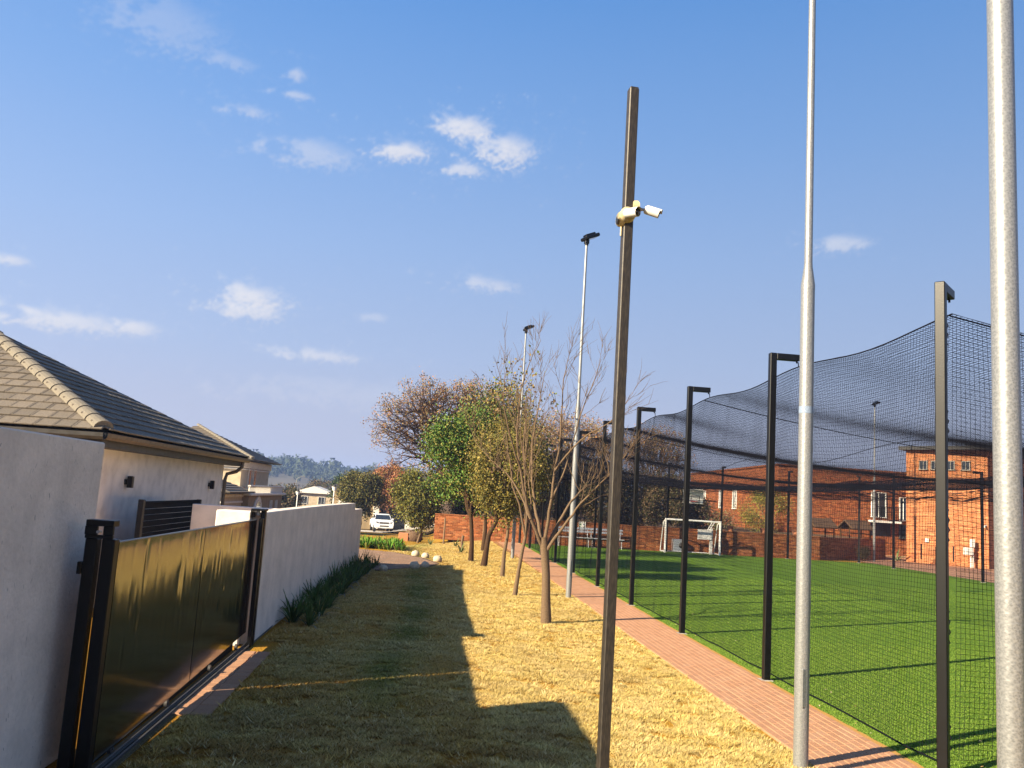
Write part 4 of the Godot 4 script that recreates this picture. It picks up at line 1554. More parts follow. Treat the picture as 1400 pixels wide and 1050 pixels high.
func tree(called: String, label: String, at: Vector3, path: Array, c: Vector3, rad: Vector3, r0: float, counts: Array, leaf: Array, pal: Array, bark: Material, sd: int, group := "", low := -0.45) -> Node3D:
	# path: trunk points (local) up to the fork; counts: limbs, secondaries, twigs; leaf: [per tip, spread, size, droop, slim]
	var rg := RandomNumberGenerator.new()
	rg.seed = sd
	var t := thing(called, label, "tree", at, 0.0, group)
	var mb := MB.new()
	var pts := PackedVector3Array()
	var rr := PackedFloat32Array()
	for i in path.size():
		pts.append(path[i])
		rr.append(r0 * (1.25 if i == 0 else 1.0 - 0.3 * i / path.size()))
	pts.insert(0, pts[0] - Vector3(0, 0.15, 0))
	rr.insert(0, r0 * 1.5)
	mb.tube(pts, rr, 10, false)
	obj("trunk", mb, bark, t)
	mb = MB.new()
	var tips := limbs(mb, pts[-1], c, rad, counts[0], counts[1], counts[2], r0 * 0.85, rg, low)
	obj("branches", mb, bark, t)
	if leaf.size():
		mb = MB.new()
		mb.tint = true
		for p in tips:
			if rg.randf() < leaf[5]:
				leaf_cloud(mb, p, Vector3.ONE * leaf[1], int(leaf[0] * rg.randf_range(0.5, 1.4)), leaf[2], pal, rg, leaf[3], leaf[4])
		obj("crown", mb, M.leaf, t)
	return t

func bare_tree() -> void:
	var rg := RandomNumberGenerator.new()
	rg.seed = 101
	var t := thing("bare_tree", "leafless forked tree nearest the camera, standing in the sunlit dry lawn", "tree", Vector3(2.49, 0, -16.78), 0.0, "trees planted in a row along the path")
	var o := Vector3(2.49, 0, 0)
	var mb := MB.new()
	mb.tube(PackedVector3Array([Vector3(0.0, -0.1, 0), Vector3(0.0, 0.08, 0), Vector3(-0.03, 0.5, 0.02), Vector3(-0.05, 0.95, 0), Vector3(-0.1, 1.35, 0), Vector3(-0.14, 1.66, 0.0)]), PackedFloat32Array([0.125, 0.105, 0.088, 0.08, 0.084, 0.075]), 14, false)
	obj("trunk", mb, M.bark, t)
	var limbs_px := [[[2.32, 1.5, 0.0], [2.01, 2.14, 0.15], [1.82, 2.78, 0.3], [1.66, 3.72, 0.35], [1.72, 4.76, 0.5], [2.0, 5.5, 0.6]],
		[[2.36, 1.45, 0.0], [2.22, 2.1, -0.3], [2.12, 2.7, -0.5], [2.1, 3.5, -0.7], [2.2, 4.4, -0.8], [2.3, 5.1, -0.85]],
		[[2.36, 1.5, 0.0], [2.42, 2.17, 0.1], [2.48, 2.89, 0.15], [2.56, 3.78, 0.1], [2.57, 4.83, 0.1], [2.68, 5.45, 0.1]],
		[[2.38, 1.35, 0.0], [2.75, 1.95, 0.2], [3.0, 2.35, 0.3], [3.63, 3.12, 0.55], [3.85, 3.5, 0.7]],
		[[2.4, 1.4, 0.0], [2.78, 2.15, -0.3], [3.13, 2.6, -0.5], [3.71, 2.97, -0.7], [3.86, 3.15, -0.8]],
		[[2.45, 2.4, 0.1], [2.74, 3.06, -0.2], [3.02, 4.1, -0.4], [3.3, 4.95, -0.5], [3.42, 5.4, -0.5]],
		[[2.05, 2.0, 0.15], [1.75, 2.65, -0.2], [1.48, 2.95, -0.4], [1.02, 3.35, -0.6], [0.8, 3.75, -0.7]],
		[[2.5, 3.0, 0.15], [2.9, 3.6, 0.5], [3.5, 4.05, 0.8], [3.75, 4.5, 0.9]],
		[[1.8, 2.9, 0.3], [1.5, 3.6, 0.6], [1.3, 4.3, 0.8], [1.35, 4.9, 0.9]]]
	var br := MB.new()
	var tw := MB.new()
	for L in limbs_px:
		var pts := PackedVector3Array()
		for q in L:
			pts.append(Vector3(q[0], q[1], q[2]) - o)
		# finer points along the limb
		var fp := PackedVector3Array()
		var fr := PackedFloat32Array()
		var n := (pts.size() - 1) * 4
		for i in n + 1:
			var u := float(i) / 4.0
			var k := mini(int(u), pts.size() - 2)
			var a: Vector3 = pts[maxi(k - 1, 0)]
			var d: Vector3 = pts[mini(k + 2, pts.size() - 1)]
			fp.append(pts[k].cubic_interpolate(pts[k + 1], a, d, u - k) + rdir(rg) * (0.012 if i > 0 else 0.0))
			fr.append(lerpf(0.042 if L[0][1] < 1.9 else 0.024, 0.004, pow(float(i) / n, 0.75)))
		br.tube(fp, fr, 8, false)
		var main := (fp[-1] - fp[0]).normalized()
		for i in range(7, fp.size()):
			for c in (2 if rg.randf() < 0.6 else 1):
				var dd := (main * 0.7 + rdir(rg) * 0.8 + Vector3.UP * 0.55).normalized()
				var l := rg.randf_range(0.35, 0.95) * (1.15 - 0.4 * i / fp.size())
				var e: Vector3 = fp[i] + dd * l
				var s := bend(br, fp[i], e, rdir(rg) * 0.07, minf(fr[i] * 0.55, 0.0085), 0.003, rg, 5)
				for k in rg.randi_range(3, 5):
					var f: Vector3 = s[rg.randi_range(2, 5)]
					var d3 := (dd + rdir(rg) * 0.7 + Vector3.UP * 0.4).normalized()
					bend(tw, f, f + d3 * rg.randf_range(0.15, 0.45), rdir(rg) * 0.03, 0.0042, 0.0018, rg, 3)
	obj("branches", br, M.bark, t)
	obj("twigs", tw, M.bark, t)

func blob(mb: MB, at: Vector3, rad: Vector3, amp: float, sd: int, n := 12, flat := -1.0) -> void:
	var f := noise(sd, 0.8, 3)
	var k0 := mb.v.size()
	for j in n + 1:
		var th := PI * j / n
		for i in n * 2 + 1:
			var ph := TAU * (i % (n * 2)) / (n * 2)
			var d := Vector3(sin(th) * cos(ph), cos(th), sin(th) * sin(ph))
			var s := 1.0 + amp * f.get_noise_3dv(d * 1.6)
			mb.v.append(at + d * rad * s)
			mb.n.append((d / rad).normalized())
			mb.c.append(mb.col)
			mb.uv.append(Vector2(ph, th))
	for j in n:
		for i in n * 2:
			var a := k0 + j * (n * 2 + 1) + i
			var b := a + n * 2 + 1
			mb.idx.append_array([a, b, a + 1, a + 1, b, b + 1])

func strap_plant(rg: RandomNumberGenerator, h: float, n: int, pal: Array, dead: float, wide := 0.02) -> Mesh:
	var mb := MB.new()
	mb.tint = true
	for i in n:
		var a := rg.randf() * TAU
		var o := Vector3(cos(a), 0, sin(a))
		var s := Vector3(-sin(a), 0, cos(a)) * wide * rg.randf_range(0.6, 1.1)
		var l := h * rg.randf_range(0.7, 1.35)
		var lean := rg.randf_range(0.15, 1.0)
		var q: Color = pal[rg.randi() % pal.size()]
		if rg.randf() < dead:
			q = Color(0.3, 0.26, 0.19)
			lean = rg.randf_range(1.2, 1.7)
		var k := rg.randf_range(0.7, 1.35)
		mb.col = Color(q.r * k, q.g * k, q.b * k)
		var p := o * rg.randf_range(0.0, 0.07)
		var ang := 1.45 - lean * 0.35
		var prev := p
		var ps := s * 0.8
		for j in 5:
			ang -= lean * 0.26
			var nx := prev + (o * cos(ang) + Vector3.UP * sin(ang)) * l / 5.0
			nx.y = maxf(nx.y, 0.012)
			var ns: Vector3 = s * [1.0, 1.0, 0.9, 0.65, 0.05][j]
			mb.quad(prev - ps, prev + ps, nx + ns, nx - ns)
			prev = nx
			ps = ns
	return mb.mesh()

func build_plants() -> void:
	var rg := RandomNumberGenerator.new()
	rg.seed = 111
	bare_tree()
	var row := "trees planted in a row along the path"
	var olive := [Color(0.15, 0.125, 0.025), Color(0.22, 0.165, 0.035), Color(0.11, 0.1, 0.022), Color(0.08, 0.085, 0.022), Color(0.18, 0.14, 0.035)]
	var green := [Color(0.06, 0.12, 0.018), Color(0.08, 0.155, 0.024), Color(0.045, 0.085, 0.015), Color(0.12, 0.165, 0.03), Color(0.18, 0.165, 0.035)]
	var mixed := [Color(0.1, 0.13, 0.03), Color(0.17, 0.16, 0.04), Color(0.06, 0.09, 0.02), Color(0.24, 0.15, 0.05)]
	var bronze := [Color(0.29, 0.13, 0.042), Color(0.22, 0.11, 0.04), Color(0.3, 0.185, 0.08), Color(0.17, 0.125, 0.05), Color(0.24, 0.2, 0.09)]
	var rust := [Color(0.3, 0.115, 0.04), Color(0.36, 0.15, 0.06), Color(0.26, 0.1, 0.04), Color(0.22, 0.125, 0.06)]
	var dim := [Color(0.09, 0.075, 0.035), Color(0.07, 0.075, 0.03), Color(0.14, 0.09, 0.05), Color(0.05, 0.055, 0.022), Color(0.18, 0.12, 0.07)]
	# the row, near to far
	tree("sparse_tree", "slender forked tree with few leaves and dry seed heads, second in the row", Vector3(2.33, 0, -21.2), [Vector3(0, 0, 0), Vector3(0.06, 0.6, 0), Vector3(0.12, 1.1, 0.02), Vector3(0.18, 1.45, 0)], Vector3(-0.1, 3.7, 0), Vector3(1.0, 2.1, 0.95), 0.05, [5, 5, 4], [11, 0.14, 0.077, 0.3, 0.4, 0.4], [Color(0.12, 0.15, 0.03), Color(0.2, 0.14, 0.05), Color(0.1, 0.06, 0.03)], M.bark, 121, row, 0.0)
	tree("olive_leaved_tree", "small tree with yellow-olive crown on a straight thin trunk, third in the row", Vector3(2.44, 0, -26.0), [Vector3(0, 0, 0), Vector3(0.02, 0.7, 0), Vector3(0.08, 1.2, 0), Vector3(0.1, 1.6, 0)], Vector3(0.05, 2.95, 0), Vector3(1.0, 1.4, 0.95), 0.06, [9, 6, 5], [72, 0.17, 0.070, 0.2, 0.4, 0.95], olive, M.bark, 122, row, -0.5)
	tree("leaning_tree", "tree with thick dark trunk leaning right under a yellow-olive crown, fourth in the row", Vector3(2.1, 0, -29.35), [Vector3(0, 0, 0), Vector3(0.05, 0.55, 0), Vector3(0.1, 1.05, 0), Vector3(0.35, 1.6, 0)], Vector3(0.62, 3.3, -0.1), Vector3(1.35, 1.7, 1.2), 0.1, [10, 6, 5], [72, 0.2, 0.077, 0.2, 0.4, 0.95], olive, M.dark_bark, 123, row, -0.5)
	tree("green_tree", "tree with dense bright green crown, greenest of the row beside the path", Vector3(1.75, 0, -31.3), [Vector3(0, 0, 0), Vector3(0.0, 0.6, 0), Vector3(-0.05, 1.2, 0), Vector3(-0.1, 1.6, 0)], Vector3(-0.4, 3.35, 0), Vector3(1.6, 2.0, 1.5), 0.09, [11, 7, 6], [76, 0.2, 0.087, 0.2, 0.42, 0.95], green, M.dark_bark, 124, row, -0.5)
	tree("mixed_tree", "taller thin-leaved tree rising behind the green and olive crowns", Vector3(2.6, 0, -37.5), [Vector3(0, 0, 0), Vector3(0.05, 0.9, 0), Vector3(0.0, 1.7, 0)], Vector3(0.3, 4.7, 0), Vector3(2.0, 2.6, 1.7), 0.09, [12, 6, 6], [31, 0.26, 0.097, 0.2, 0.42, 0.8], mixed, M.dark_bark, 125, row, -0.2)
	tree("stake_tree", "young tree with yellow-green crown behind the rock beside the driveway", Vector3(-0.35, ter(-0.35, -47.0), -47.0), [Vector3(0, 0, 0), Vector3(0.12, 0.5, 0), Vector3(0.2, 0.9, 0)], Vector3(-0.1, 2.35, 0), Vector3(1.35, 1.6, 1.2), 0.06, [9, 6, 5], [72, 0.2, 0.104, 0.2, 0.42, 0.95], [Color(0.15, 0.14, 0.026), Color(0.2, 0.175, 0.038), Color(0.1, 0.11, 0.025), Color(0.07, 0.08, 0.024)], M.bark, 126, "", -0.8)
	# big bronze umbrella crown behind
	tree("bronze_tree", "large spreading tree with sparse bronze-orange crown, behind the row of trees", Vector3(2.0, ter(2.0, -60.0), -60.0), [Vector3(0, 0, 0), Vector3(0.1, 1.2, 0), Vector3(0.0, 2.2, 0), Vector3(0.1, 3.0, 0)], Vector3(0.0, 6.6, 0), Vector3(6.5, 4.1, 5.2), 0.24, [18, 10, 8], [24, 0.2, 0.118, 0.3, 0.34, 0.66], bronze, M.dark_bark, 131, "", -0.8)
	tree("rust_tree", "rust-orange tree behind the white pickup, left of the bronze crown", Vector3(-4.2, ter(-3, -95.0), -96.0), [Vector3(0, 0, 0), Vector3(0.1, 1.0, 0), Vector3(0.1, 2.0, 0)], Vector3(0.2, 4.6, 0), Vector3(2.5, 2.4, 2.2), 0.15, [10, 7, 5], [61, 0.3, 0.181, 0.2, 0.42, 0.95], rust, M.dark_bark, 132, "", -0.7)
	tree("round_tree", "round dark olive tree left of the white pickup, beyond the wall end", Vector3(-5.3, ter(-5.3, -70.0), -70.0), [Vector3(0, 0, 0), Vector3(0.1, 0.8, 0), Vector3(0.05, 1.4, 0)], Vector3(0.0, 3.1, 0), Vector3(1.75, 1.75, 1.6), 0.1, [10, 7, 5], [72, 0.25, 0.132, 0.2, 0.42, 0.97], [Color(0.08, 0.085, 0.024), Color(0.14, 0.12, 0.03), Color(0.055, 0.06, 0.022), Color(0.17, 0.14, 0.04)], M.dark_bark, 133, "", -0.8)
	var far := [[-17.5, -105.0, 2.2, 2.4, "dark green bushy tree behind the small white lamp, above the curved wall", dim], [-10.2, -118.0, 3.0, 3.6, "tall dark green tree right of the white-roofed house", [Color(0.05, 0.08, 0.025), Color(0.08, 0.1, 0.03), Color(0.035, 0.05, 0.02)]], [-6.6, -104.0, 2.4, 3.0, "dark leafy tree between the two lamps and the round olive tree", [Color(0.06, 0.085, 0.025), Color(0.1, 0.1, 0.03), Color(0.04, 0.055, 0.02)]], [-20.0, -170.0, 5.0, 3.6, "brown winter tree behind the white-roofed house", dim], [6.5, -84.0, 4.2, 4.0, "brown winter tree far behind the bronze crown", dim]]
	for i in far.size():
		var f: Array = far[i]
		tree("distant_tree", f[4], Vector3(f[0], ter(f[0], f[1]), f[1]), [Vector3(0, 0, 0), Vector3(0, f[3] * 0.35, 0), Vector3(0, f[3] * 0.6, 0)], Vector3(0, f[3] * 1.05, 0), Vector3(f[2], f[3] * 0.75, f[2]), 0.12, [9, 6, 5], [61, 0.3, 0.209, 0.2, 0.42, 0.95], f[5], M.dark_bark, 140 + i, "trees among the far houses", -0.8)
	# behind the retaining wall
	tree("autumn_tree", "bare twiggy tree with orange tops behind the brick wall, right of the brown pole", Vector3(14.4, 1.15, -53.0), [Vector3(0, 0, 0), Vector3(0.1, 0.8, 0), Vector3(0, 1.5, 0)], Vector3(0, 3.7, 0), Vector3(2.6, 2.5, 2.0), 0.12, [13, 8, 8], [11, 0.16, 0.097, 0.2, 0.4, 0.5], bronze, M.bark, 151, "winter trees behind the brick wall", 0.0)
	tree("autumn_tree", "twiggy orange-topped winter tree behind the brick wall, left of the brown pole", Vector3(9.6, 1.15, -56.0), [Vector3(0, 0, 0), Vector3(0.1, 0.9, 0), Vector3(0, 1.6, 0)], Vector3(0, 4.2, 0), Vector3(3.4, 2.8, 2.4), 0.13, [14, 8, 8], [15, 0.18, 0.104, 0.2, 0.4, 0.5], bronze, M.bark, 152, "winter trees behind the brick wall", 0.0)
	tree("yellow_green_tree", "small bushy yellow-green tree in front of the brick building, behind the wall", Vector3(19.85, 1.15, -48.4), [Vector3(0, 0, 0), Vector3(0.05, 0.4, 0), Vector3(0, 0.7, 0)], Vector3(0, 1.35, 0), Vector3(1.5, 1.3, 1.3), 0.06, [9, 5, 5], [44, 0.2, 0.070, 0.2, 0.35, 0.97], [Color(0.22, 0.2, 0.035), Color(0.3, 0.25, 0.05), Color(0.14, 0.16, 0.03), Color(0.1, 0.1, 0.025)], M.bark, 153, "", -0.9)
	var hx := [2.2, 4.3, 6.2, 8.0, 10.0, 11.9, 13.7, 15.3]
	var hl := ["far left shrub of the dark hedge above the brick wall", "second shrub from the left in the dark hedge above the brick wall", "dark hedge shrub above the left end of the aluminium bench", "dark hedge shrub above the white sign on the brick wall", "dark hedge shrub above the right end of the aluminium bench", "dark hedge shrub above the brick wall, left of the white goal", "dark hedge shrub above the brick wall, behind the goal and left backboard post", "dark hedge shrub behind the basketball backboard"]
	for i in hx.size():
		var h: float = [1.7, 1.9, 2.1, 2.1, 2.0, 1.8, 1.6, 1.0][i]
		tree("hedge_shrub", hl[i], Vector3(hx[i], 1.15, -48.2 - (i % 2) * 0.7), [Vector3(0, 0, 0), Vector3(0, 0.12, 0)], Vector3(0, h * 0.85, 0), Vector3(1.35, h, 1.1), 0.05, [12, 7, 7], [44, 0.2, 0.090, 0.2, 0.4, 0.9], dim, M.dark_bark, 160 + i, "shrubs of the dark hedge behind the wall", -0.7)
	tree("garden_shrub", "mixed red and green shrub left of the yellow-green tree, on the wall top", Vector3(17.0, 1.15, -48.0), [Vector3(0, 0, 0), Vector3(0, 0.1, 0)], Vector3(0, 0.6, 0), Vector3(0.9, 0.65, 0.7), 0.04, [8, 5, 4], [25, 0.16, 0.070, 0.2, 0.4, 0.9], [Color(0.12, 0.16, 0.04), Color(0.3, 0.1, 0.07), Color(0.18, 0.16, 0.07), Color(0.3, 0.24, 0.16)], M.dark_bark, 171, "", -0.7)
	tree("brown_bush", "dry brown bush at the foot of the wall by the far floodlight mast", Vector3(25.6, 0, -47.8), [Vector3(0, 0, 0), Vector3(0, 0.06, 0)], Vector3(0, 0.4, 0), Vector3(0.35, 0.42, 0.3), 0.025, [7, 5, 4], [15, 0.09, 0.063, 0.1, 0.3, 0.9], [Color(0.16, 0.12, 0.05), Color(0.09, 0.08, 0.03), Color(0.22, 0.17, 0.08)], M.dark_bark, 172, "", -0.3)
	# strappy plants along the grey wall, in shade
	var kinds := []
	for i in 5:
		kinds.append(strap_plant(rg, 0.5, 34, [Color(0.045, 0.075, 0.018), Color(0.06, 0.1, 0.024), Color(0.08, 0.11, 0.03)], 0.16, 0.016))
	for i in 46:
		var z := -15.1 - i * 0.275
		var x := wall_x(z) + (0.2 if i % 2 else 0.55) + rg.randf_range(-0.08, 0.08)
		var o := shared("strappy_plant", kinds[i % 5], M.blade, null, Transform3D(Basis(Vector3.UP, rg.randf() * TAU).scaled(Vector3.ONE * rg.randf_range(0.75, 1.15) * (0.9 if i % 2 else 0.8)), Vector3(x, 0, z)))
		tag(o, "dark green strappy plant in the shaded bed along the curved grey wall", "plant", "dark strappy plants along the wall")
	# bright green bed across the driveway
	var bed: Node3D = null
	kinds = []
	for i in 4:
		kinds.append(strap_plant(rg, 0.34, 34, [Color(0.07, 0.17, 0.02), Color(0.1, 0.22, 0.03), Color(0.14, 0.22, 0.04), Color(0.2, 0.2, 0.05)], 0.06, 0.024))
	for kind in 4:
		var mm := MultiMesh.new()
		mm.transform_format = MultiMesh.TRANSFORM_3D
		mm.mesh = kinds[kind]
		var spots := []
		for i in 22:
			var x := rg.randf_range(-3.1, -0.75)
			var z := -34.6 - rg.randf_range(0.0, 2.8) + (x + 1.0) * 0.2
			spots.append(Transform3D(Basis(Vector3.UP, rg.randf() * TAU).scaled(Vector3.ONE * rg.randf_range(0.85, 1.2)), Vector3(x, ter(x, z), z)))
		mm.instance_count = spots.size()
		for i in spots.size():
			mm.set_instance_transform(i, spots[i])
		if kind == 0:
			bed = thing("green_plant_bed", "bright green bed of strappy plants across the brick driveway", "plant bed")
			bed.set_meta("kind", "stuff")
		var o := MultiMeshInstance3D.new()
		o.multimesh = mm
		o.material_override = M.blade
		hang(o, "strappy_foliage", bed)
		o.set_meta("kind", "stuff")
	# spiky rosettes on the lawn by the wall
	var spike := strap_plant(rg, 0.42, 16, [Color(0.1, 0.13, 0.05), Color(0.14, 0.16, 0.07)], 0.15, 0.022)
	for q in [[1.5, -41.0, "grey-green spiky rosette on the lawn by the brick wall, farther one"], [1.55, -35.6, "grey-green spiky rosette on the lawn by the wooden stump, nearer one"], [0.35, -43.5, "spiky rosette at the left end of the brick wall"], [29.1, -50.3, "spiky rosette at the foot of the brick tower"]]:
		tag(shared("spiky_plant", spike, M.blade, null, Transform3D(Basis(Vector3.UP, q[0] * 3.0).scaled(Vector3.ONE * (1.0 if q[0] < 20 else 1.7)), Vector3(q[0], ter(q[0], q[1]), q[1]))), q[2], "plant", "spiky rosettes")
	# round pale stones along the driveway edge
	var sp := [[-1.13, -25.75, 0.115, "pale round stone nearest the strappy plants, leftmost on the drive edge"], [-0.23, -26.95, 0.145, "largest pale round stone on the near edge of the driveway"], [0.1, -27.65, 0.12, "pale round stone at the near right tip of the driveway"], [-0.27, -32.05, 0.14, "pale round stone on the far driveway edge, left of three"], [0.1, -31.4, 0.13, "pale round stone on the far driveway edge, middle of three"], [0.52, -30.1, 0.14, "pale round stone on the lawn right of the driveway tip"]]
	for i in sp.size():
		var mb := MB.new()
		blob(mb, Vector3.ZERO, Vector3(1.1, 0.95, 1.0) * sp[i][2], 0.25, 300 + i)
		var o := obj("edging_stone", mb, M.pebble)
		o.position = Vector3(sp[i][0], sp[i][2] * 0.7 + ter(sp[i][0], sp[i][1]), sp[i][1])
		tag(o, sp[i][3], "stone", "pale stones along the driveway")
	var mb := MB.new()
	blob(mb, Vector3(0, 0.25, 0), Vector3(0.5, 0.42, 0.4), 0.6, 311, 9)
	var rk := obj("boulder", mb, M.rock)
	rk.position = Vector3(-0.6, ter(-0.6, -50.0), -50.0)
	tag(rk, "brown boulder on the dry lawn beside the young tree", "rock")
	mb = MB.new()
	mb.box(Vector3(0, 0.22, 0), Vector3(0.55, 0.5, 0.5), 0.02)
	var pl := obj("brick_planter", mb, M.terracotta)
	pl.position = Vector3(-1.2, ter(-1.2, -50.0), -50.0)
	tag(pl, "low orange brick block left of the boulder", "planter")
	mb = MB.new()
	mb.tube(PackedVector3Array([Vector3(0, 0, 0), Vector3(-0.02, 0.35, 0), Vector3(0.02, 0.62, 0)]), PackedFloat32Array([0.07, 0.06, 0.055]), 9)
	var st := obj("tree_stump", mb, M.bark)
	st.position = Vector3(1.68, 0, -37.5)
	tag(st, "short cut wooden stump on the lawn near the brick wall", "stump")
	# stakes
	for q in [[1.0, -44.2, 1.35, "thin pale wooden stake in front of the left end of the brick wall"], [-4.95, -63.0, 1.75, "pale yellow stake post beyond the end of the curved wall"], [2.85, -41.5, 1.5, "thin pale stake in front of the brick wall between the tree trunks"]]:
		mb = MB.new()
		mb.rod(Vector3.ZERO, Vector3(0.01, q[2], 0), 0.045, 8, 0.04)
		var o := obj("wooden_stake", mb, M.pale_bark)
		o.position = Vector3(q[0], ter(q[0], q[1]), q[1])
		tag(o, q[3], "stake", "thin stakes")

# ---------------------------------------------------------------- far side of the pitch
func build_pitch_things() -> void:
	# brick retaining wall
	var t := thing("retaining_wall", "low orange brick retaining wall along the back of the pitch", "wall")
	var mb := MB.new()
	mb.box(Vector3(11.25, 0.6, -45.95), Vector3(21.5, 1.3, 0.23), 0.008)
	var a := Vector3(21.95, 0.6, -45.98)
	var b := Vector3(28.95, 0.6, -51.55)
	var d := b - a
	mb.box((a + b) * 0.5, Vector3(d.length(), 1.31, 0.22), 0.008, Basis(Vector3.UP, atan2(-d.z, d.x)))
	obj("wall_body", mb, M.wall_brick, t)
	mb = MB.new()
	mb.box(Vector3(11.25, 1.275, -45.95), Vector3(21.52, 0.06, 0.27), 0.008)
	obj("coping", mb, M.wall_brick, t)
	# goal
	t = thing("goal", "white futsal goal frame standing before the brick wall", "goal", Vector3(14.28, 0, -44.55))
	for s: float in [-1.0, 1.0]:
		mb = MB.new()
		mb.box(Vector3(s * 1.5, 0.91, 0), Vector3(0.09, 1.82, 0.09), 0.015)
		obj("goal_post", mb, M.white_paint, t)
		mb = MB.new()
		mb.tube(PackedVector3Array([Vector3(s * 1.5, 1.78, -0.02), Vector3(s * 1.5, 1.62, -0.42), Vector3(s * 1.5, 0.05, -0.9)]), PackedFloat32Array([0.03, 0.03, 0.03]), 8)
		mb.rod(Vector3(s * 1.5, 0.05, 0), Vector3(s * 1.5, 0.05, -0.9), 0.03, 8)
		obj("side_frame", mb, M.white_paint, t)
	mb = MB.new()
	mb.box(Vector3(0, 1.775, 0), Vector3(2.91, 0.09, 0.088), 0.015)
	obj("crossbar", mb, M.white_paint, t)
	mb = MB.new()
	mb.rod(Vector3(-1.5, 0.05, -0.9), Vector3(1.5, 0.05, -0.9), 0.03, 8)
	obj("back_bar", mb, M.white_paint, t)
	# small board on a braced white post inside the goal
	t = thing("practice_board", "small white board on a braced white post inside the goal", "board", Vector3(15.45, 0, -45.3))
	mb = MB.new()
	mb.box(Vector3(0.1, 0.7, 0), Vector3(0.16, 1.4, 0.1), 0.01)
	obj("post", mb, M.white_paint, t)
	mb = MB.new()
	mb.box(Vector3(-0.3, 1.05, 0.1), Vector3(0.78, 0.54, 0.03), 0.006)
	obj("board", mb, M.white_paint, t)
	mb = MB.new()
	mb.rod(Vector3(0.0, 1.3, 0.0), Vector3(0.3, 1.7, -0.1), 0.03, 6)
	mb.rod(Vector3(-0.1, 1.3, 0.0), Vector3(0.15, 1.7, -0.1), 0.03, 6)
	obj("brace", mb, M.white_paint, t)
	# grey box by the wall
	t = thing("utility_box", "grey metal box against the brick wall behind the goal", "box", Vector3(13.8, 0, -45.6))
	mb = MB.new()
	mb.box(Vector3(0, 0.38, 0), Vector3(0.62, 0.66, 0.3), 0.02)
	obj("casing", mb, M.aluminium, t)
	mb = MB.new()
	mb.lathe(Vector3(0.15, 0.38, 0.14), Vector3(0, 0, 1), [[0, 0.15], [0.02, 0.15], [0.021, 0.0]], 16)
	obj("vent", mb, M.dark_fascia, t)
	# basketball backboard
	t = thing("basketball_hoop", "white basketball backboard with red rim on a dark frame above the goal", "basketball hoop", Vector3(14.45, 0.27, -45.25))
	mb = MB.new()
	mb.box(Vector3(0, 2.85, 0), Vector3(1.12, 0.86, 0.04), 0.008)
	obj("backboard", mb, M.white_paint, t)
	mb = MB.new()
	for q in [[Vector3(0.12, 2.83, 0.024), Vector3(0.5, 0.03, 0.008)], [Vector3(0.12, 2.49, 0.024), Vector3(0.5, 0.03, 0.008)], [Vector3(-0.115, 2.66, 0.024), Vector3(0.03, 0.31, 0.008)], [Vector3(0.355, 2.66, 0.024), Vector3(0.03, 0.31, 0.008)]]:
		mb.box(q[0], q[1], 0.001)
	obj("target_square", mb, M.dark_fascia, t)
	mb = MB.new()
	var ring := PackedVector3Array()
	var rr := PackedFloat32Array()
	for i in 21:
		ring.append(Vector3(0.0 + cos(TAU * i / 20) * 0.22, 2.54, 0.27 + sin(TAU * i / 20) * 0.22))
		rr.append(0.014)
	mb.tube(ring, rr, 6, false)
	obj("rim", mb, M.red_paint, t)
	mb = MB.new()
	mb.rod(Vector3(-1.65, 2.62, -0.06), Vector3(1.35, 2.62, -0.06), 0.035, 6)
	obj("frame", mb, M.black_steel, t)
	# aluminium bench
	for q in [[7.95, "aluminium slatted bench before the brick wall, left one of two"], [9.75, "aluminium slatted bench before the brick wall, right one of two"]]:
		t = thing("slatted_bench", q[1], "bench", Vector3(q[0], 0, -45.35), 0.0, "aluminium benches by the wall")
		for y in [0.98, 0.82]:
			mb = MB.new()
			mb.box(Vector3(0, y, -0.12), Vector3(1.86, 0.11, 0.03), 0.008, Basis(Vector3.RIGHT, -0.15))
			obj("back_slat", mb, M.aluminium, t)
		for z in [0.0, 0.16, 0.32]:
			mb = MB.new()
			mb.box(Vector3(0, 0.5, z), Vector3(1.86, 0.035, 0.14), 0.008)
			obj("seat_slat", mb, M.aluminium, t)
		for x in [-0.8, 0.8]:
			mb = MB.new()
			mb.rod(Vector3(x, 0, 0.3), Vector3(x, 0.48, 0.26), 0.022, 6)
			mb.rod(Vector3(x, 0, -0.1), Vector3(x, 1.02, -0.15), 0.022, 6)
			obj("leg", mb, M.aluminium, t)
	# sign with green and blue patches
	t = thing("wall_sign", "small white sign with green and blue patches fixed to the brick wall", "sign", Vector3(8.5, 1.12, -45.81))
	mb = MB.new()
	mb.box(Vector3.ZERO, Vector3(0.38, 0.44, 0.02), 0.004)
	obj("panel", mb, M.white_paint, t)
	var k := 0
	for q in [[-0.1, 0.06, 0.7], [0.1, 0.06, -0.7], [-0.1, -0.08, -0.7], [0.1, -0.08, 0.7]]:
		mb = MB.new()
		mb.box(Vector3(q[0], q[1], 0.011), Vector3(0.13, 0.05, 0.004), 0.001, Basis(Vector3(0, 0, 1), q[2]))
		obj("mark", mb, [M.sign_green, M.sign_blue, M.sign_green, M.dark_fascia][k], t)
		k += 1
	# thatched table shelters
	shelter(Vector3(23.2, 1.18, -48.5), 0.2, "small thatched picnic shelter behind the wall, left one")
	shelter(Vector3(26.25, 1.18, -50.0), 0.2, "small thatched picnic shelter behind the wall, right one beside the balcony")
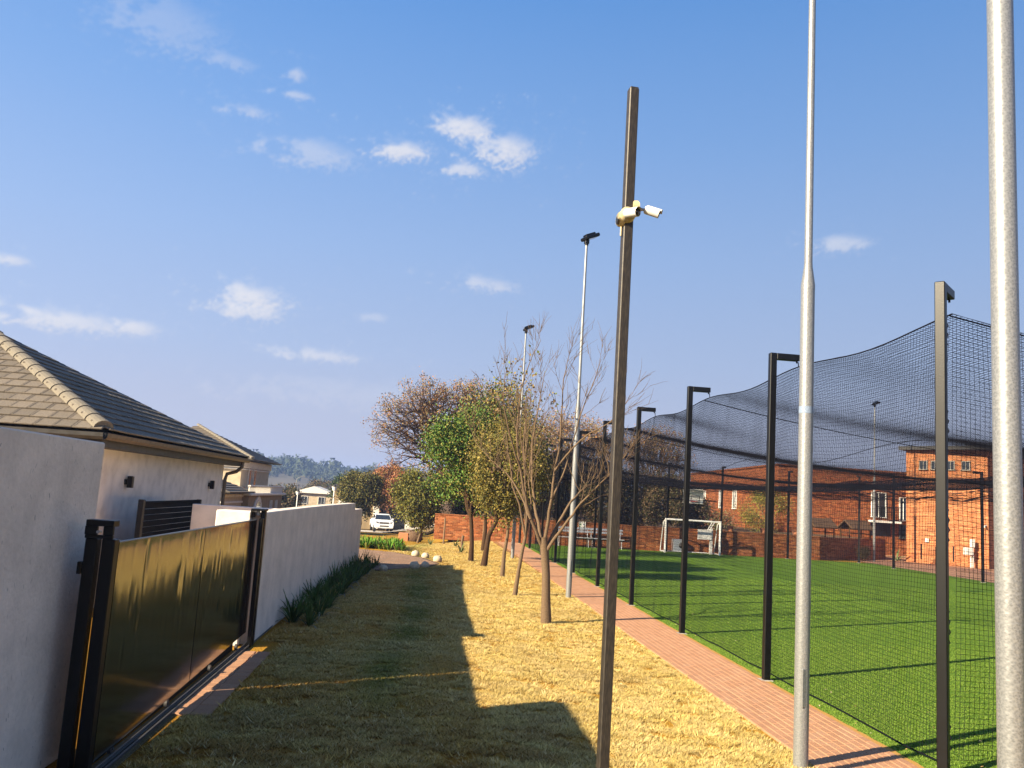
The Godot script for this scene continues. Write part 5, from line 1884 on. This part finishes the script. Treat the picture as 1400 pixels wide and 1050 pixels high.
	# pots on the wall
	for q in [[19.15, -46.9, 0.2, "terracotta pot with a cut cactus on the wall by the yellow-green tree"], [21.1, -46.9, 0.26, "tall terracotta pot on the wall right of the yellow-green tree"], [17.1, -46.6, 0.16, "low terracotta pot on the wall by the red and green shrub"]]:
		mb = MB.new()
		mb.lathe(Vector3.ZERO, Vector3.UP, [[0, 0.7 * q[2]], [0.3, q[2]], [0.34, q[2] * 1.08], [0.4, q[2] * 1.08], [0.401, 0.0]], 14)
		var o := obj("plant_pot", mb, M.terracotta)
		o.position = Vector3(q[0], 1.18, q[1])
		tag(o, q[3], "pot", "terracotta pots")
	# electrical box and small fittings by the tower
	t = thing("electrical_box", "white electrical box on a post with two conduits beside the brick tower", "electrical box", Vector3(31.75, 0, -46.9))
	mb = MB.new()
	mb.box(Vector3(-0.25, 0.95, 0), Vector3(0.5, 0.42, 0.25), 0.02)
	obj("cabinet", mb, M.white_plastic, t)
	mb = MB.new()
	mb.box(Vector3(0.0, 1.42, 0), Vector3(0.2, 0.46, 0.2), 0.015)
	obj("upper_box", mb, M.white_plastic, t)
	for x in [-0.1, 0.04]:
		mb = MB.new()
		mb.rod(Vector3(x, 0, 0), Vector3(x, 0.75, 0), 0.045, 8)
		obj("conduit", mb, M.white_plastic, t)

func shelter(at: Vector3, turn: float, label: String) -> void:
	var t := thing("thatched_shelter", label, "shelter", at, turn, "thatched shelters")
	var mb := MB.new()
	for s: float in [-1.0, 1.0]:
		mb.box(Vector3(0, 0.86, s * 0.36), Vector3(1.65, 0.09, 0.92), 0.02, Basis(Vector3.RIGHT, s * 0.62))
	obj("thatch_roof", mb, M.thatch, t)
	for x in [-0.75, 0.75]:
		for z in [-0.4, 0.4]:
			mb = MB.new()
			mb.rod(Vector3(x, 0, z), Vector3(x, 0.7, z), 0.04, 7)
			obj("post", mb, M.dark_bark, t)
	mb = MB.new()
	mb.box(Vector3(0, 0.34, 0), Vector3(1.7, 0.05, 0.5), 0.01)
	obj("table_top", mb, M.dark_bark, t)

func pane(parent: Node3D, at: Vector3, w: float, h: float, b: Basis, frame: Material, called := "window", proud := 0.03) -> void:
	# a window set in a wall whose outward normal is b.z
	var mb := MB.new()
	var f := 0.045
	mb.box(at + b * Vector3(0, h * 0.5 + f * 0.5, proud * 0.5), Vector3(w + 2 * f, f, proud + 0.1), 0.006, b)
	mb.box(at + b * Vector3(0, -h * 0.5 - f * 0.5, proud), Vector3(w + 2 * f + 0.08, f, proud * 2 + 0.1), 0.006, b)
	for s: float in [-1.0, 1.0]:
		mb.box(at + b * Vector3(s * (w * 0.5 + f * 0.5), 0, proud * 0.5), Vector3(f, h, proud + 0.1), 0.006, b)
	mb.box(at + b * Vector3(0, 0, proud * 0.3), Vector3(0.025, h, proud + 0.06), 0.004, b)
	var o := obj(called, mb, frame, parent)
	mb = MB.new()
	mb.box(at + b * Vector3(0, 0, -0.01), Vector3(w, h, 0.05), 0.0, b)
	obj("glass", mb, M.window_glass, o)

func build_brick_buildings() -> void:
	# long two-storey building
	var t := thing("brick_building", "long two-storey orange brick building with a balcony behind the pitch", "building")
	var out := PackedVector2Array([Vector2(24.7, 58.0), Vector2(46.0, 58.0), Vector2(46.0, 84.0), Vector2(26.5, 84.0)])
	var mb := MB.new()
	mb.prism(out, -5.85, Transform3D(Basis(Vector3(1, 0, 0), Vector3(0, 0, -1), Vector3(0, -1, 0)), Vector3.ZERO))
	obj("wall", mb, M.facade_brick, t)
	mb = MB.new()
	mb.prism(PackedVector2Array([Vector2(24.6, 57.9), Vector2(46.1, 57.9), Vector2(46.1, 84.1), Vector2(26.4, 84.1)]), -0.12, Transform3D(Basis(Vector3(1, 0, 0), Vector3(0, 0, -1), Vector3(0, -1, 0)), Vector3(0, 5.852, 0)))
	obj("parapet_cap", mb, M.facade_brick, t)
	var dirw := Vector3(1.8, 0, -26.0).normalized()
	var nw := Vector3(-dirw.z, 0, dirw.x) * -1.0
	if nw.x > 0:
		nw = -nw
	var bw := Basis(Vector3.UP.cross(nw), Vector3.UP, nw)
	for q in [[10.4, 0.9], [14.5, 0.9], [20.3, 0.9]]:
		pane(t, Vector3(24.7, 3.4, -58.0) + dirw * q[0] + nw * 0.02, q[1], 1.5, bw, M.white_paint)
	# balcony bay on the south face
	mb = MB.new()
	mb.box(Vector3(32.3, 1.8, -57.99), Vector3(1.5, 0.95, 0.06), 0.0)
	obj("opening", mb, M.black_lens, t)
	pane(t, Vector3(32.15, 3.5, -57.98), 1.0, 1.7, Basis.IDENTITY, M.white_paint, "balcony_door")
	mb = MB.new()
	mb.box(Vector3(32.4, 2.33, -57.55), Vector3(2.0, 0.14, 0.9), 0.01)
	var bal := obj("balcony", mb, M.white_paint, t)
	mb = MB.new()
	mb.box(Vector3(32.4, 3.38, -57.14), Vector3(2.0, 0.05, 0.05), 0.005)
	for x in 14:
		mb.box(Vector3(31.45 + x * 0.146, 2.88, -57.14), Vector3(0.05, 0.96, 0.03), 0.0)
	obj("railing", mb, M.black_steel, bal)
	pane(t, Vector3(34.0, 3.3, -57.98), 0.5, 1.6, Basis.IDENTITY, M.white_paint)
	pane(t, Vector3(34.0, 1.7, -57.98), 0.5, 0.9, Basis.IDENTITY, M.dark_fascia)
	# stair tower on the right
	t = thing("brick_tower", "taller sunlit orange brick block with small high windows, right of the long building", "building")
	var P0 := Vector3(29.7, 0, -50.3)
	var P1 := Vector3(32.55, 0, -46.6)
	var along := (P1 - P0).normalized()
	var nrm := Vector3(along.z, 0, -along.x)
	if nrm.x > 0:
		nrm = -nrm
	var back := -nrm * 7.0
	var q2 := PackedVector2Array([Vector2(P0.x, -P0.z), Vector2(P1.x, -P1.z), Vector2(P1.x + back.x, -P1.z - back.z), Vector2(P0.x + back.x, -P0.z - back.z)])
	mb = MB.new()
	mb.prism(q2, -6.88, Transform3D(Basis(Vector3(1, 0, 0), Vector3(0, 0, -1), Vector3(0, -1, 0)), Vector3.ZERO))
	obj("wall", mb, M.building_brick, t)
	# flat roof that juts out further to the right
	var e := PackedVector2Array()
	for p in [P0 + nrm * 0.3 - along * 0.35, P1 + nrm * 0.9 + along * 0.7, P1 + back + along * 0.7, P0 + back - along * 0.35]:
		e.append(Vector2(p.x, -p.z))
	mb = MB.new()
	mb.prism(e, -0.22, Transform3D(Basis(Vector3(1, 0, 0), Vector3(0, 0, -1), Vector3(0, -1, 0)), Vector3(0, 6.882, 0)))
	obj("roof", mb, M.dark_fascia, t)
	var bt := Basis(along, Vector3.UP, along.cross(Vector3.UP))
	if bt.z.dot(nrm) < 0:
		bt = Basis(-along, Vector3.UP, (-along).cross(Vector3.UP))
	for s in [1.06, 1.75, 2.64, 3.5]:
		pane(t, P0 + along * s + Vector3.UP * 5.95 + nrm * 0.02, 0.4, 0.48, bt, M.concrete)
	mb = MB.new()
	mb.box(P0 + along * 1.26 + Vector3.UP * 1.39 + nrm * 0.05, Vector3(0.22, 0.22, 0.1), 0.01, bt)
	obj("vent", mb, M.white_plastic, t)
	for s in [0.9, 2.75]:
		mb = MB.new()
		mb.box(P0 + along * s + Vector3.UP * 0.7 + nrm * 0.003, Vector3(0.08, 0.9, 0.02), 0.0, bt)
		obj("slot", mb, M.black_lens, t)
	mb = MB.new()
	mb.rod(P1 - along * 0.12 + nrm * 0.02 + Vector3.UP * 2.5, P1 - along * 0.12 + nrm * 0.3 + Vector3.UP * 2.42, 0.05, 8)
	obj("wall_camera", mb, M.white_plastic, t)

# ---------------------------------------------------------------- houses beyond the wall
func hip(mb: MB, x0: float, x1: float, z0: float, z1: float, y: float, top: float) -> void:
	var h := minf(absf(x1 - x0), absf(z1 - z0)) * 0.5
	var a := Vector3(x0, y, z0)
	var b := Vector3(x1, y, z0)
	var c := Vector3(x1, y, z1)
	var d := Vector3(x0, y, z1)
	var mx := (x0 + x1) * 0.5
	var mz := (z0 + z1) * 0.5
	var r0 := Vector3(mx, top, mz)
	var r1 := r0
	if absf(x1 - x0) > absf(z1 - z0):
		r0 = Vector3(x0 + h, top, mz)
		r1 = Vector3(x1 - h, top, mz)
	var mid := Vector3(mx, y - 1.0, mz)
	mb.face([a, b, r1, r0] if r0 != r1 else [a, b, r0], mid)
	mb.face([c, d, r0, r1] if r0 != r1 else [c, d, r0], mid)
	mb.face([b, c, r1], mid)
	mb.face([d, a, r0], mid)
	mb.face([a, b, c, d], Vector3(mx, top, mz))

func rows_of_tiles(mb: MB, a: Vector3, b: Vector3, top0: Vector3, top1: Vector3, n: int) -> void:
	# courses of a far roof: one lapped strip each
	var nrm := (b - a).cross(top0 - a).normalized()
	if nrm.y < 0:
		nrm = -nrm
	for i in n:
		var k0 := float(i) / n
		var k1 := float(i + 1) / n
		var l0 := a.lerp(top0, k0) + nrm * 0.07
		var r0 := b.lerp(top1, k0) + nrm * 0.07
		var l1 := a.lerp(top0, k1) + nrm * 0.02
		var r1 := b.lerp(top1, k1) + nrm * 0.02
		mb.face([l0, r0, r1, l1], l0 - nrm)
		mb.face([l0, r0, r0 - nrm * 0.06, l0 - nrm * 0.06], (l1 + r1) * 0.5)

func arch(w: float, h: float) -> PackedVector2Array:
	var p := PackedVector2Array([Vector2(-w * 0.5, 0), Vector2(w * 0.5, 0)])
	for i in 11:
		var a := PI * i / 10
		p.append(Vector2(cos(a) * w * 0.5, h - w * 0.5 + sin(a) * w * 0.5))
	return p

func build_houses() -> void:
	# two-storey villa
	var t := thing("villa", "two-storey cream villa with dark hip roof and arched openings beyond the yard wall", "house")
	var mb := MB.new()
	mb.box(Vector3(-16.9, 1.2, -65.1), Vector3(8.0, 5.2, 10.2), 0.0)
	obj("upper_wall", mb, M.tan_plaster if false else M.cream_plaster, t)
	mb = MB.new()
	mb.box(Vector3(-16.9, 3.55, -65.1), Vector3(8.3, 0.5, 10.5), 0.05)
	mb.box(Vector3(-16.9, 3.2, -65.1), Vector3(8.2, 0.1, 10.4), 0.03)
	obj("cornice", mb, M.cap_plaster, t)
	mb = MB.new()
	hip(mb, -23.1, -12.05, -59.2, -71.0, 3.84, 6.25)
	var A := Vector3(-12.05, 3.86, -59.2)
	var B := Vector3(-12.05, 3.86, -71.0)
	rows_of_tiles(mb, B, A, Vector3(-17.5, 6.25, -65.1), Vector3(-17.5, 6.25, -65.1), 18)
	var roof := obj("roof", mb, M.dark_tile, t)
	mb = MB.new()
	rows_of_tiles(mb, A, Vector3(-23.1, 3.86, -59.2), Vector3(-17.5, 6.25, -65.1), Vector3(-17.5, 6.25, -65.1), 18)
	obj("sun_tinted_slope", mb, M.tile1, roof)  # sunlight put into the colour: paler tile on this slope
	caps(A + Vector3(0, 0.05, 0), Vector3(-17.5, 6.3, -65.1), roof, M.ridge_mortar, "ridge_cap", 0.16)
	# windows of the side that faces the road
	var bx := Basis(Vector3(0, 0, -1), Vector3.UP, Vector3(1, 0, 0))
	for q in [[-62.7, 0.5, 2.4, 1.2], [-64.5, 0.7, 2.6, 1.2], [-61.0, 1.2, 1.0, 1.0], [-68.0, 1.0, 1.0, 1.0]]:
		var w := MB.new()
		w.prism(arch(q[1] + 0.24, q[2] + 0.12), 0.06, Transform3D(bx, Vector3(-12.9, q[3] - 0.12, q[0])))
		var f := obj("arched_window", w, M.cap_plaster, t)
		w = MB.new()
		w.prism(arch(q[1], q[2]), 0.03, Transform3D(bx, Vector3(-12.85, q[3], q[0])))
		obj("glass", w, M.window_glass, f)
	# lower storey with parapet terrace in front
	mb = MB.new()
	mb.box(Vector3(-13.0, -0.2, -60.0), Vector3(4.0, 3.4, 12.0), 0.0)
	obj("lower_wall", mb, M.tan_plaster, t)
	mb = MB.new()
	mb.box(Vector3(-13.0, 1.58, -60.0), Vector3(4.5, 0.16, 12.5), 0.03)
	obj("terrace_slab", mb, M.cap_plaster, t)
	mb = MB.new()
	for i in 40:
		mb.box(Vector3(-11.0, 1.86, -54.0 - i * 0.3), Vector3(0.1, 0.4, 0.1), 0.02)
	mb.box(Vector3(-11.0, 2.1, -60.0), Vector3(0.2, 0.1, 12.2), 0.02)
	obj("balustrade", mb, M.cap_plaster, t)
	mb = MB.new()
	mb.prism(arch(2.7, 2.75), 0.08, Transform3D(bx, Vector3(-11.0, -1.3, -56.9)))
	var ar := obj("entrance_arch", mb, M.cap_plaster, t)
	mb = MB.new()
	mb.prism(arch(2.1, 2.45), 0.05, Transform3D(bx, Vector3(-10.95, -1.3, -56.9)))
	obj("doorway", mb, M.window_glass, ar)
	for z in [-61.5, -63.6]:
		pane(t, Vector3(-10.98, 0.6, z), 0.5, 1.0, bx, M.cap_plaster)
	# garage wing with its own low hip roof
	mb = MB.new()
	mb.box(Vector3(-16.7, 0.2, -52.0), Vector3(10.6, 2.8, 6.0), 0.0)
	obj("garage_wall", mb, M.cream_plaster, t)
	mb = MB.new()
	mb.box(Vector3(-16.7, 1.5, -52.0), Vector3(10.8, 0.2, 6.2), 0.04)
	mb.box(Vector3(-16.7, 1.1, -52.0), Vector3(10.75, 0.12, 6.15), 0.03)
	obj("moulding", mb, M.cap_plaster, t)
	mb = MB.new()
	hip(mb, -22.4, -10.9, -48.5, -55.4, 1.66, 3.0)
	rows_of_tiles(mb, Vector3(-22.4, 1.68, -48.5), Vector3(-10.9, 1.68, -48.5), Vector3(-18.9, 3.0, -51.95), Vector3(-14.4, 3.0, -51.95), 11)
	rows_of_tiles(mb, Vector3(-10.9, 1.68, -48.5), Vector3(-10.9, 1.68, -55.4), Vector3(-14.4, 3.0, -51.95), Vector3(-14.4, 3.0, -51.95), 11)
	obj("garage_roof", mb, M.tile0, t)
	# white-gabled house far off
	t = thing("gabled_house", "distant tan house with a pale white gable roof above the curved wall", "house", Vector3(-19.5, -3.0, -150.0))
	mb = MB.new()
	mb.box(Vector3(0, 2.0, -3), Vector3(6.4, 4.3, 8.0), 0.0)
	obj("wall", mb, M.cream_plaster, t)
	mb = MB.new()
	mb.prism(PackedVector2Array([Vector2(-3.6, 4.0), Vector2(3.6, 4.0), Vector2(0, 5.2)]), 9.0, Transform3D(Basis.IDENTITY, Vector3(0, 0, -7.5)))
	mb.prism(PackedVector2Array([Vector2(1.5, 4.0), Vector2(5.2, 4.0), Vector2(3.2, 4.7)]), 6.0, Transform3D(Basis.IDENTITY, Vector3(0, 0, -6)))
	obj("roof", mb, M.cap_plaster, t)
	mb = MB.new()
	mb.box(Vector3(4.2, 1.7, -2), Vector3(2.2, 4.0, 5.0), 0.0)
	obj("side_wall", mb, M.cap_plaster, t)
	pane(t, Vector3(-1.5, 2.8, 1.02), 1.0, 1.2, Basis.IDENTITY, M.white_paint)
	pane(t, Vector3(1.4, 2.8, 1.02), 1.0, 1.2, Basis.IDENTITY, M.white_paint)
	# house behind the pickup
	t = thing("garage_house", "brown house with cream pillars and a dark open garage behind the pickup", "house", Vector3(-3.5, -2.2, -101.0))
	mb = MB.new()
	mb.box(Vector3(0.5, 2.2, -4), Vector3(16.0, 4.6, 8.0), 0.0)
	obj("wall", mb, M.tan_plaster, t)
	mb = MB.new()
	hip(mb, -8.0, 9.2, 0.8, -8.8, 4.5, 7.0)
	obj("roof", mb, M.dark_tile, t)
	mb = MB.new()
	mb.box(Vector3(-0.4, 1.3, 0.02), Vector3(3.0, 2.6, 0.08), 0.0)
	obj("garage_opening", mb, M.black_lens, t)
	for x in [-6.2, -2.3, 1.5]:
		mb = MB.new()
		mb.box(Vector3(x, 1.5, 0.2), Vector3(0.7 if x > -6 else 1.2, 3.0, 0.5), 0.03)
		obj("pillar", mb, M.cap_plaster, t)
	pane(t, Vector3(-4.3, 2.1, 0.03), 1.1, 1.2, Basis.IDENTITY, M.white_paint)
	# street lamps
	street_lamp(Vector3(-14.9, ter(-15.4, -100.0), -100.0), 3.95, "small white garden lamp in front of the white-gabled house")
	street_lamp(Vector3(-8.62, ter(-8.75, -80.0), -80.0), 4.1, "taller white lamp post left of the round olive tree")
	mb = MB.new()
	mb.rod(Vector3.ZERO, Vector3(0.5, 5.6, 0), 0.07, 6, 0.05)
	mb.rod(Vector3(0.5, 5.6, 0), Vector3(1.1, 5.9, 0), 0.05, 6, 0.05)
	mb.box(Vector3(1.3, 5.95, 0), Vector3(0.5, 0.1, 0.2), 0.02)
	var o := obj("street_light", mb, M.galvanised)
	o.position = Vector3(-17.9, ter(-18, -115.0), -115.0)
	tag(o, "slim pale street light with a bent arm, left of the white-gabled house", "lamp post")

func street_lamp(at: Vector3, h: float, label: String) -> void:
	var t := thing("garden_lamp", label, "lamp post", at, 0.0, "white lamps along the estate road")
	var mb := MB.new()
	mb.rod(Vector3.ZERO, Vector3(0, h - 0.5, 0), 0.06, 8, 0.05)
	obj("post", mb, M.white_paint, t)
	mb = MB.new()
	mb.lathe(Vector3(0, h - 0.5, 0), Vector3.UP, [[0, 0.06], [0.05, 0.16], [0.38, 0.26], [0.4, 0.24]], 10)
	obj("lantern", mb, M.white_plastic, t)
	mb = MB.new()
	mb.lathe(Vector3(0, h - 0.1, 0), Vector3.UP, [[0, 0.3], [0.04, 0.3], [0.16, 0.06], [0.17, 0.0]], 10)
	obj("cap", mb, M.dark_fascia, t)

# ---------------------------------------------------------------- pickup
func build_pickup() -> void:
	var at := Vector3(-4.4, ter(-4.4, -86.0) + 0.04, -87.0)
	var t := thing("pickup_truck", "white double-cab pickup parked facing the camera at the end of the driveway", "pickup", at, 0.16)
	# side profile: x = forward (towards +z), y = up
	var side := Basis(Vector3(0, 0, 1), Vector3.UP, Vector3(-1, 0, 0))
	var mb := MB.new()
	var low := PackedVector2Array([Vector2(-2.6, 0.5), Vector2(-1.95, 0.5), Vector2(-1.85, 0.78), Vector2(-1.2, 0.78), Vector2(-1.08, 0.42), Vector2(1.22, 0.42), Vector2(1.3, 0.8), Vector2(2.0, 0.8), Vector2(2.12, 0.45), Vector2(2.55, 0.5), Vector2(2.62, 0.75), Vector2(2.58, 0.98), Vector2(2.4, 1.1), Vector2(1.25, 1.18), Vector2(-0.75, 1.14), Vector2(-2.62, 1.14)])
	mb.prism(low, 1.82, Transform3D(side, Vector3(0.91, 0, 0)))
	obj("body", mb, M.car_paint, t)
	mb = MB.new()
	var cab := [[1.2, 1.17, 0.88], [0.5, 1.72, 0.70], [-0.5, 1.76, 0.68], [-0.95, 1.15, 0.86]]
	var L := []
	var R := []
	for q in cab:
		L.append(Vector3(-q[2], q[1], q[0]))
		R.append(Vector3(q[2], q[1], q[0]))
	var mid := Vector3(0, 1.4, 0.1)
	mb.face(L, mid)
	mb.face(R, mid)
	for i in 3:
		mb.face([L[i], R[i], R[i + 1], L[i + 1]], mid)
	obj("cab", mb, M.car_paint, t)
	mb = MB.new()
	mb.face([Vector3(-0.80, 1.225, 1.155), Vector3(0.80, 1.225, 1.155), Vector3(0.655, 1.67, 0.582), Vector3(-0.655, 1.67, 0.582)], mid)
	obj("windscreen", mb, M.window_glass, t)
	for s: float in [-1.0, 1.0]:
		mb = MB.new()
		mb.face([Vector3(s * 0.873, 1.24, 0.95), Vector3(s * 0.735, 1.66, 0.45), Vector3(s * 0.725, 1.68, -0.45), Vector3(s * 0.862, 1.24, -0.75)], mid)
		obj("side_window", mb, M.window_glass, t)
		mb = MB.new()
		mb.box(Vector3(s * 1.0, 1.26, 0.98), Vector3(0.2, 0.2, 0.1), 0.04)
		obj("mirror", mb, M.car_paint, t)
		mb = MB.new()
		mb.box(Vector3(s * 0.72, 0.96, 2.52), Vector3(0.34, 0.19, 0.16), 0.04, Basis(Vector3.UP, s * 0.35))
		obj("headlight", mb, M.chrome, t)
		mb = MB.new()
		mb.lathe(Vector3(s * 0.7, 0.6, 2.57), Vector3(0, 0, 1), [[0, 0.1], [0.03, 0.1], [0.031, 0.0]], 12)
		obj("fog_lamp", mb, M.dark_fascia, t)
		for z in [1.65, -1.52]:
			mb = MB.new()
			mb.lathe(Vector3(s * 0.72, 0.37, z), Vector3(s, 0, 0), [[0, 0.3], [0.01, 0.36], [0.03, 0.38], [0.19, 0.38], [0.22, 0.34], [0.221, 0.25]], 20)
			var w := obj("wheel", mb, M.tyre, t)
			mb = MB.new()
			mb.lathe(Vector3(s * 0.925, 0.37, z), Vector3(s, 0, 0), [[0, 0.25], [0.01, 0.23], [0.012, 0.0]], 14)
			obj("rim", mb, M.chrome, w)
	mb = MB.new()
	mb.box(Vector3(0, 0.93, 2.58), Vector3(0.95, 0.2, 0.06), 0.02)
	obj("grille", mb, M.dark_fascia, t)
	mb = MB.new()
	mb.box(Vector3(0, 0.985, 2.615), Vector3(0.9, 0.03, 0.02), 0.005)
	mb.box(Vector3(0, 0.9, 2.615), Vector3(0.9, 0.03, 0.02), 0.005)
	obj("grille_bar", mb, M.chrome, t)
	mb = MB.new()
	mb.box(Vector3(0, 0.58, 2.58), Vector3(1.78, 0.3, 0.18), 0.07)
	obj("bumper", mb, M.car_paint, t)
	mb = MB.new()
	mb.box(Vector3(0, 0.64, 2.67), Vector3(0.9, 0.13, 0.03), 0.01)
	obj("air_intake", mb, M.dark_fascia, t)
	mb = MB.new()
	mb.box(Vector3(0, 0.5, 2.685), Vector3(0.5, 0.11, 0.012), 0.002)
	obj("number_plate", mb, M.white_paint, t)

# ---------------------------------------------------------------- small litter
func build_litter() -> void:
	var r := RandomNumberGenerator.new()
	r.seed = 201
	var mb := MB.new()
	mb.tint = true
	for i in 260:
		var z := r.randf_range(-6.0, -26.0)
		var x := 5.1 + pow(r.randf(), 2.5) * 1.5 if i % 2 else r.randf_range(0.5, 3.9)
		mb.col = [Color(0.5, 0.32, 0.12), Color(0.3, 0.17, 0.08), Color(0.6, 0.5, 0.3)][r.randi() % 3]
		var a := r.randf() * TAU
		var d := Vector3(cos(a), r.randf_range(-0.1, 0.3), sin(a)) * r.randf_range(0.012, 0.03)
		var s := Vector3(-sin(a), r.randf_range(-0.2, 0.2), cos(a)) * 0.009
		var p := Vector3(x, 0.04, z)
		mb.tri(p - d, p + s, p + d)
		mb.tri(p - d, p + d, p - s)
	tag(obj("fallen_leaves", mb, M.leaf), "small dry fallen leaves scattered on turf edge and lawn", "leaves", "", "stuff")

func _ready() -> void:
	build_environment()
	make_materials_safe()
	build_ground()
	build_left()
	build_houses()
	build_brick_buildings()
	build_poles()
	build_cage()
	build_pitch_things()
	build_pickup()
	build_plants()
	build_litter()

func make_materials_safe() -> void:
	make_materials()
	M.erase("grain")
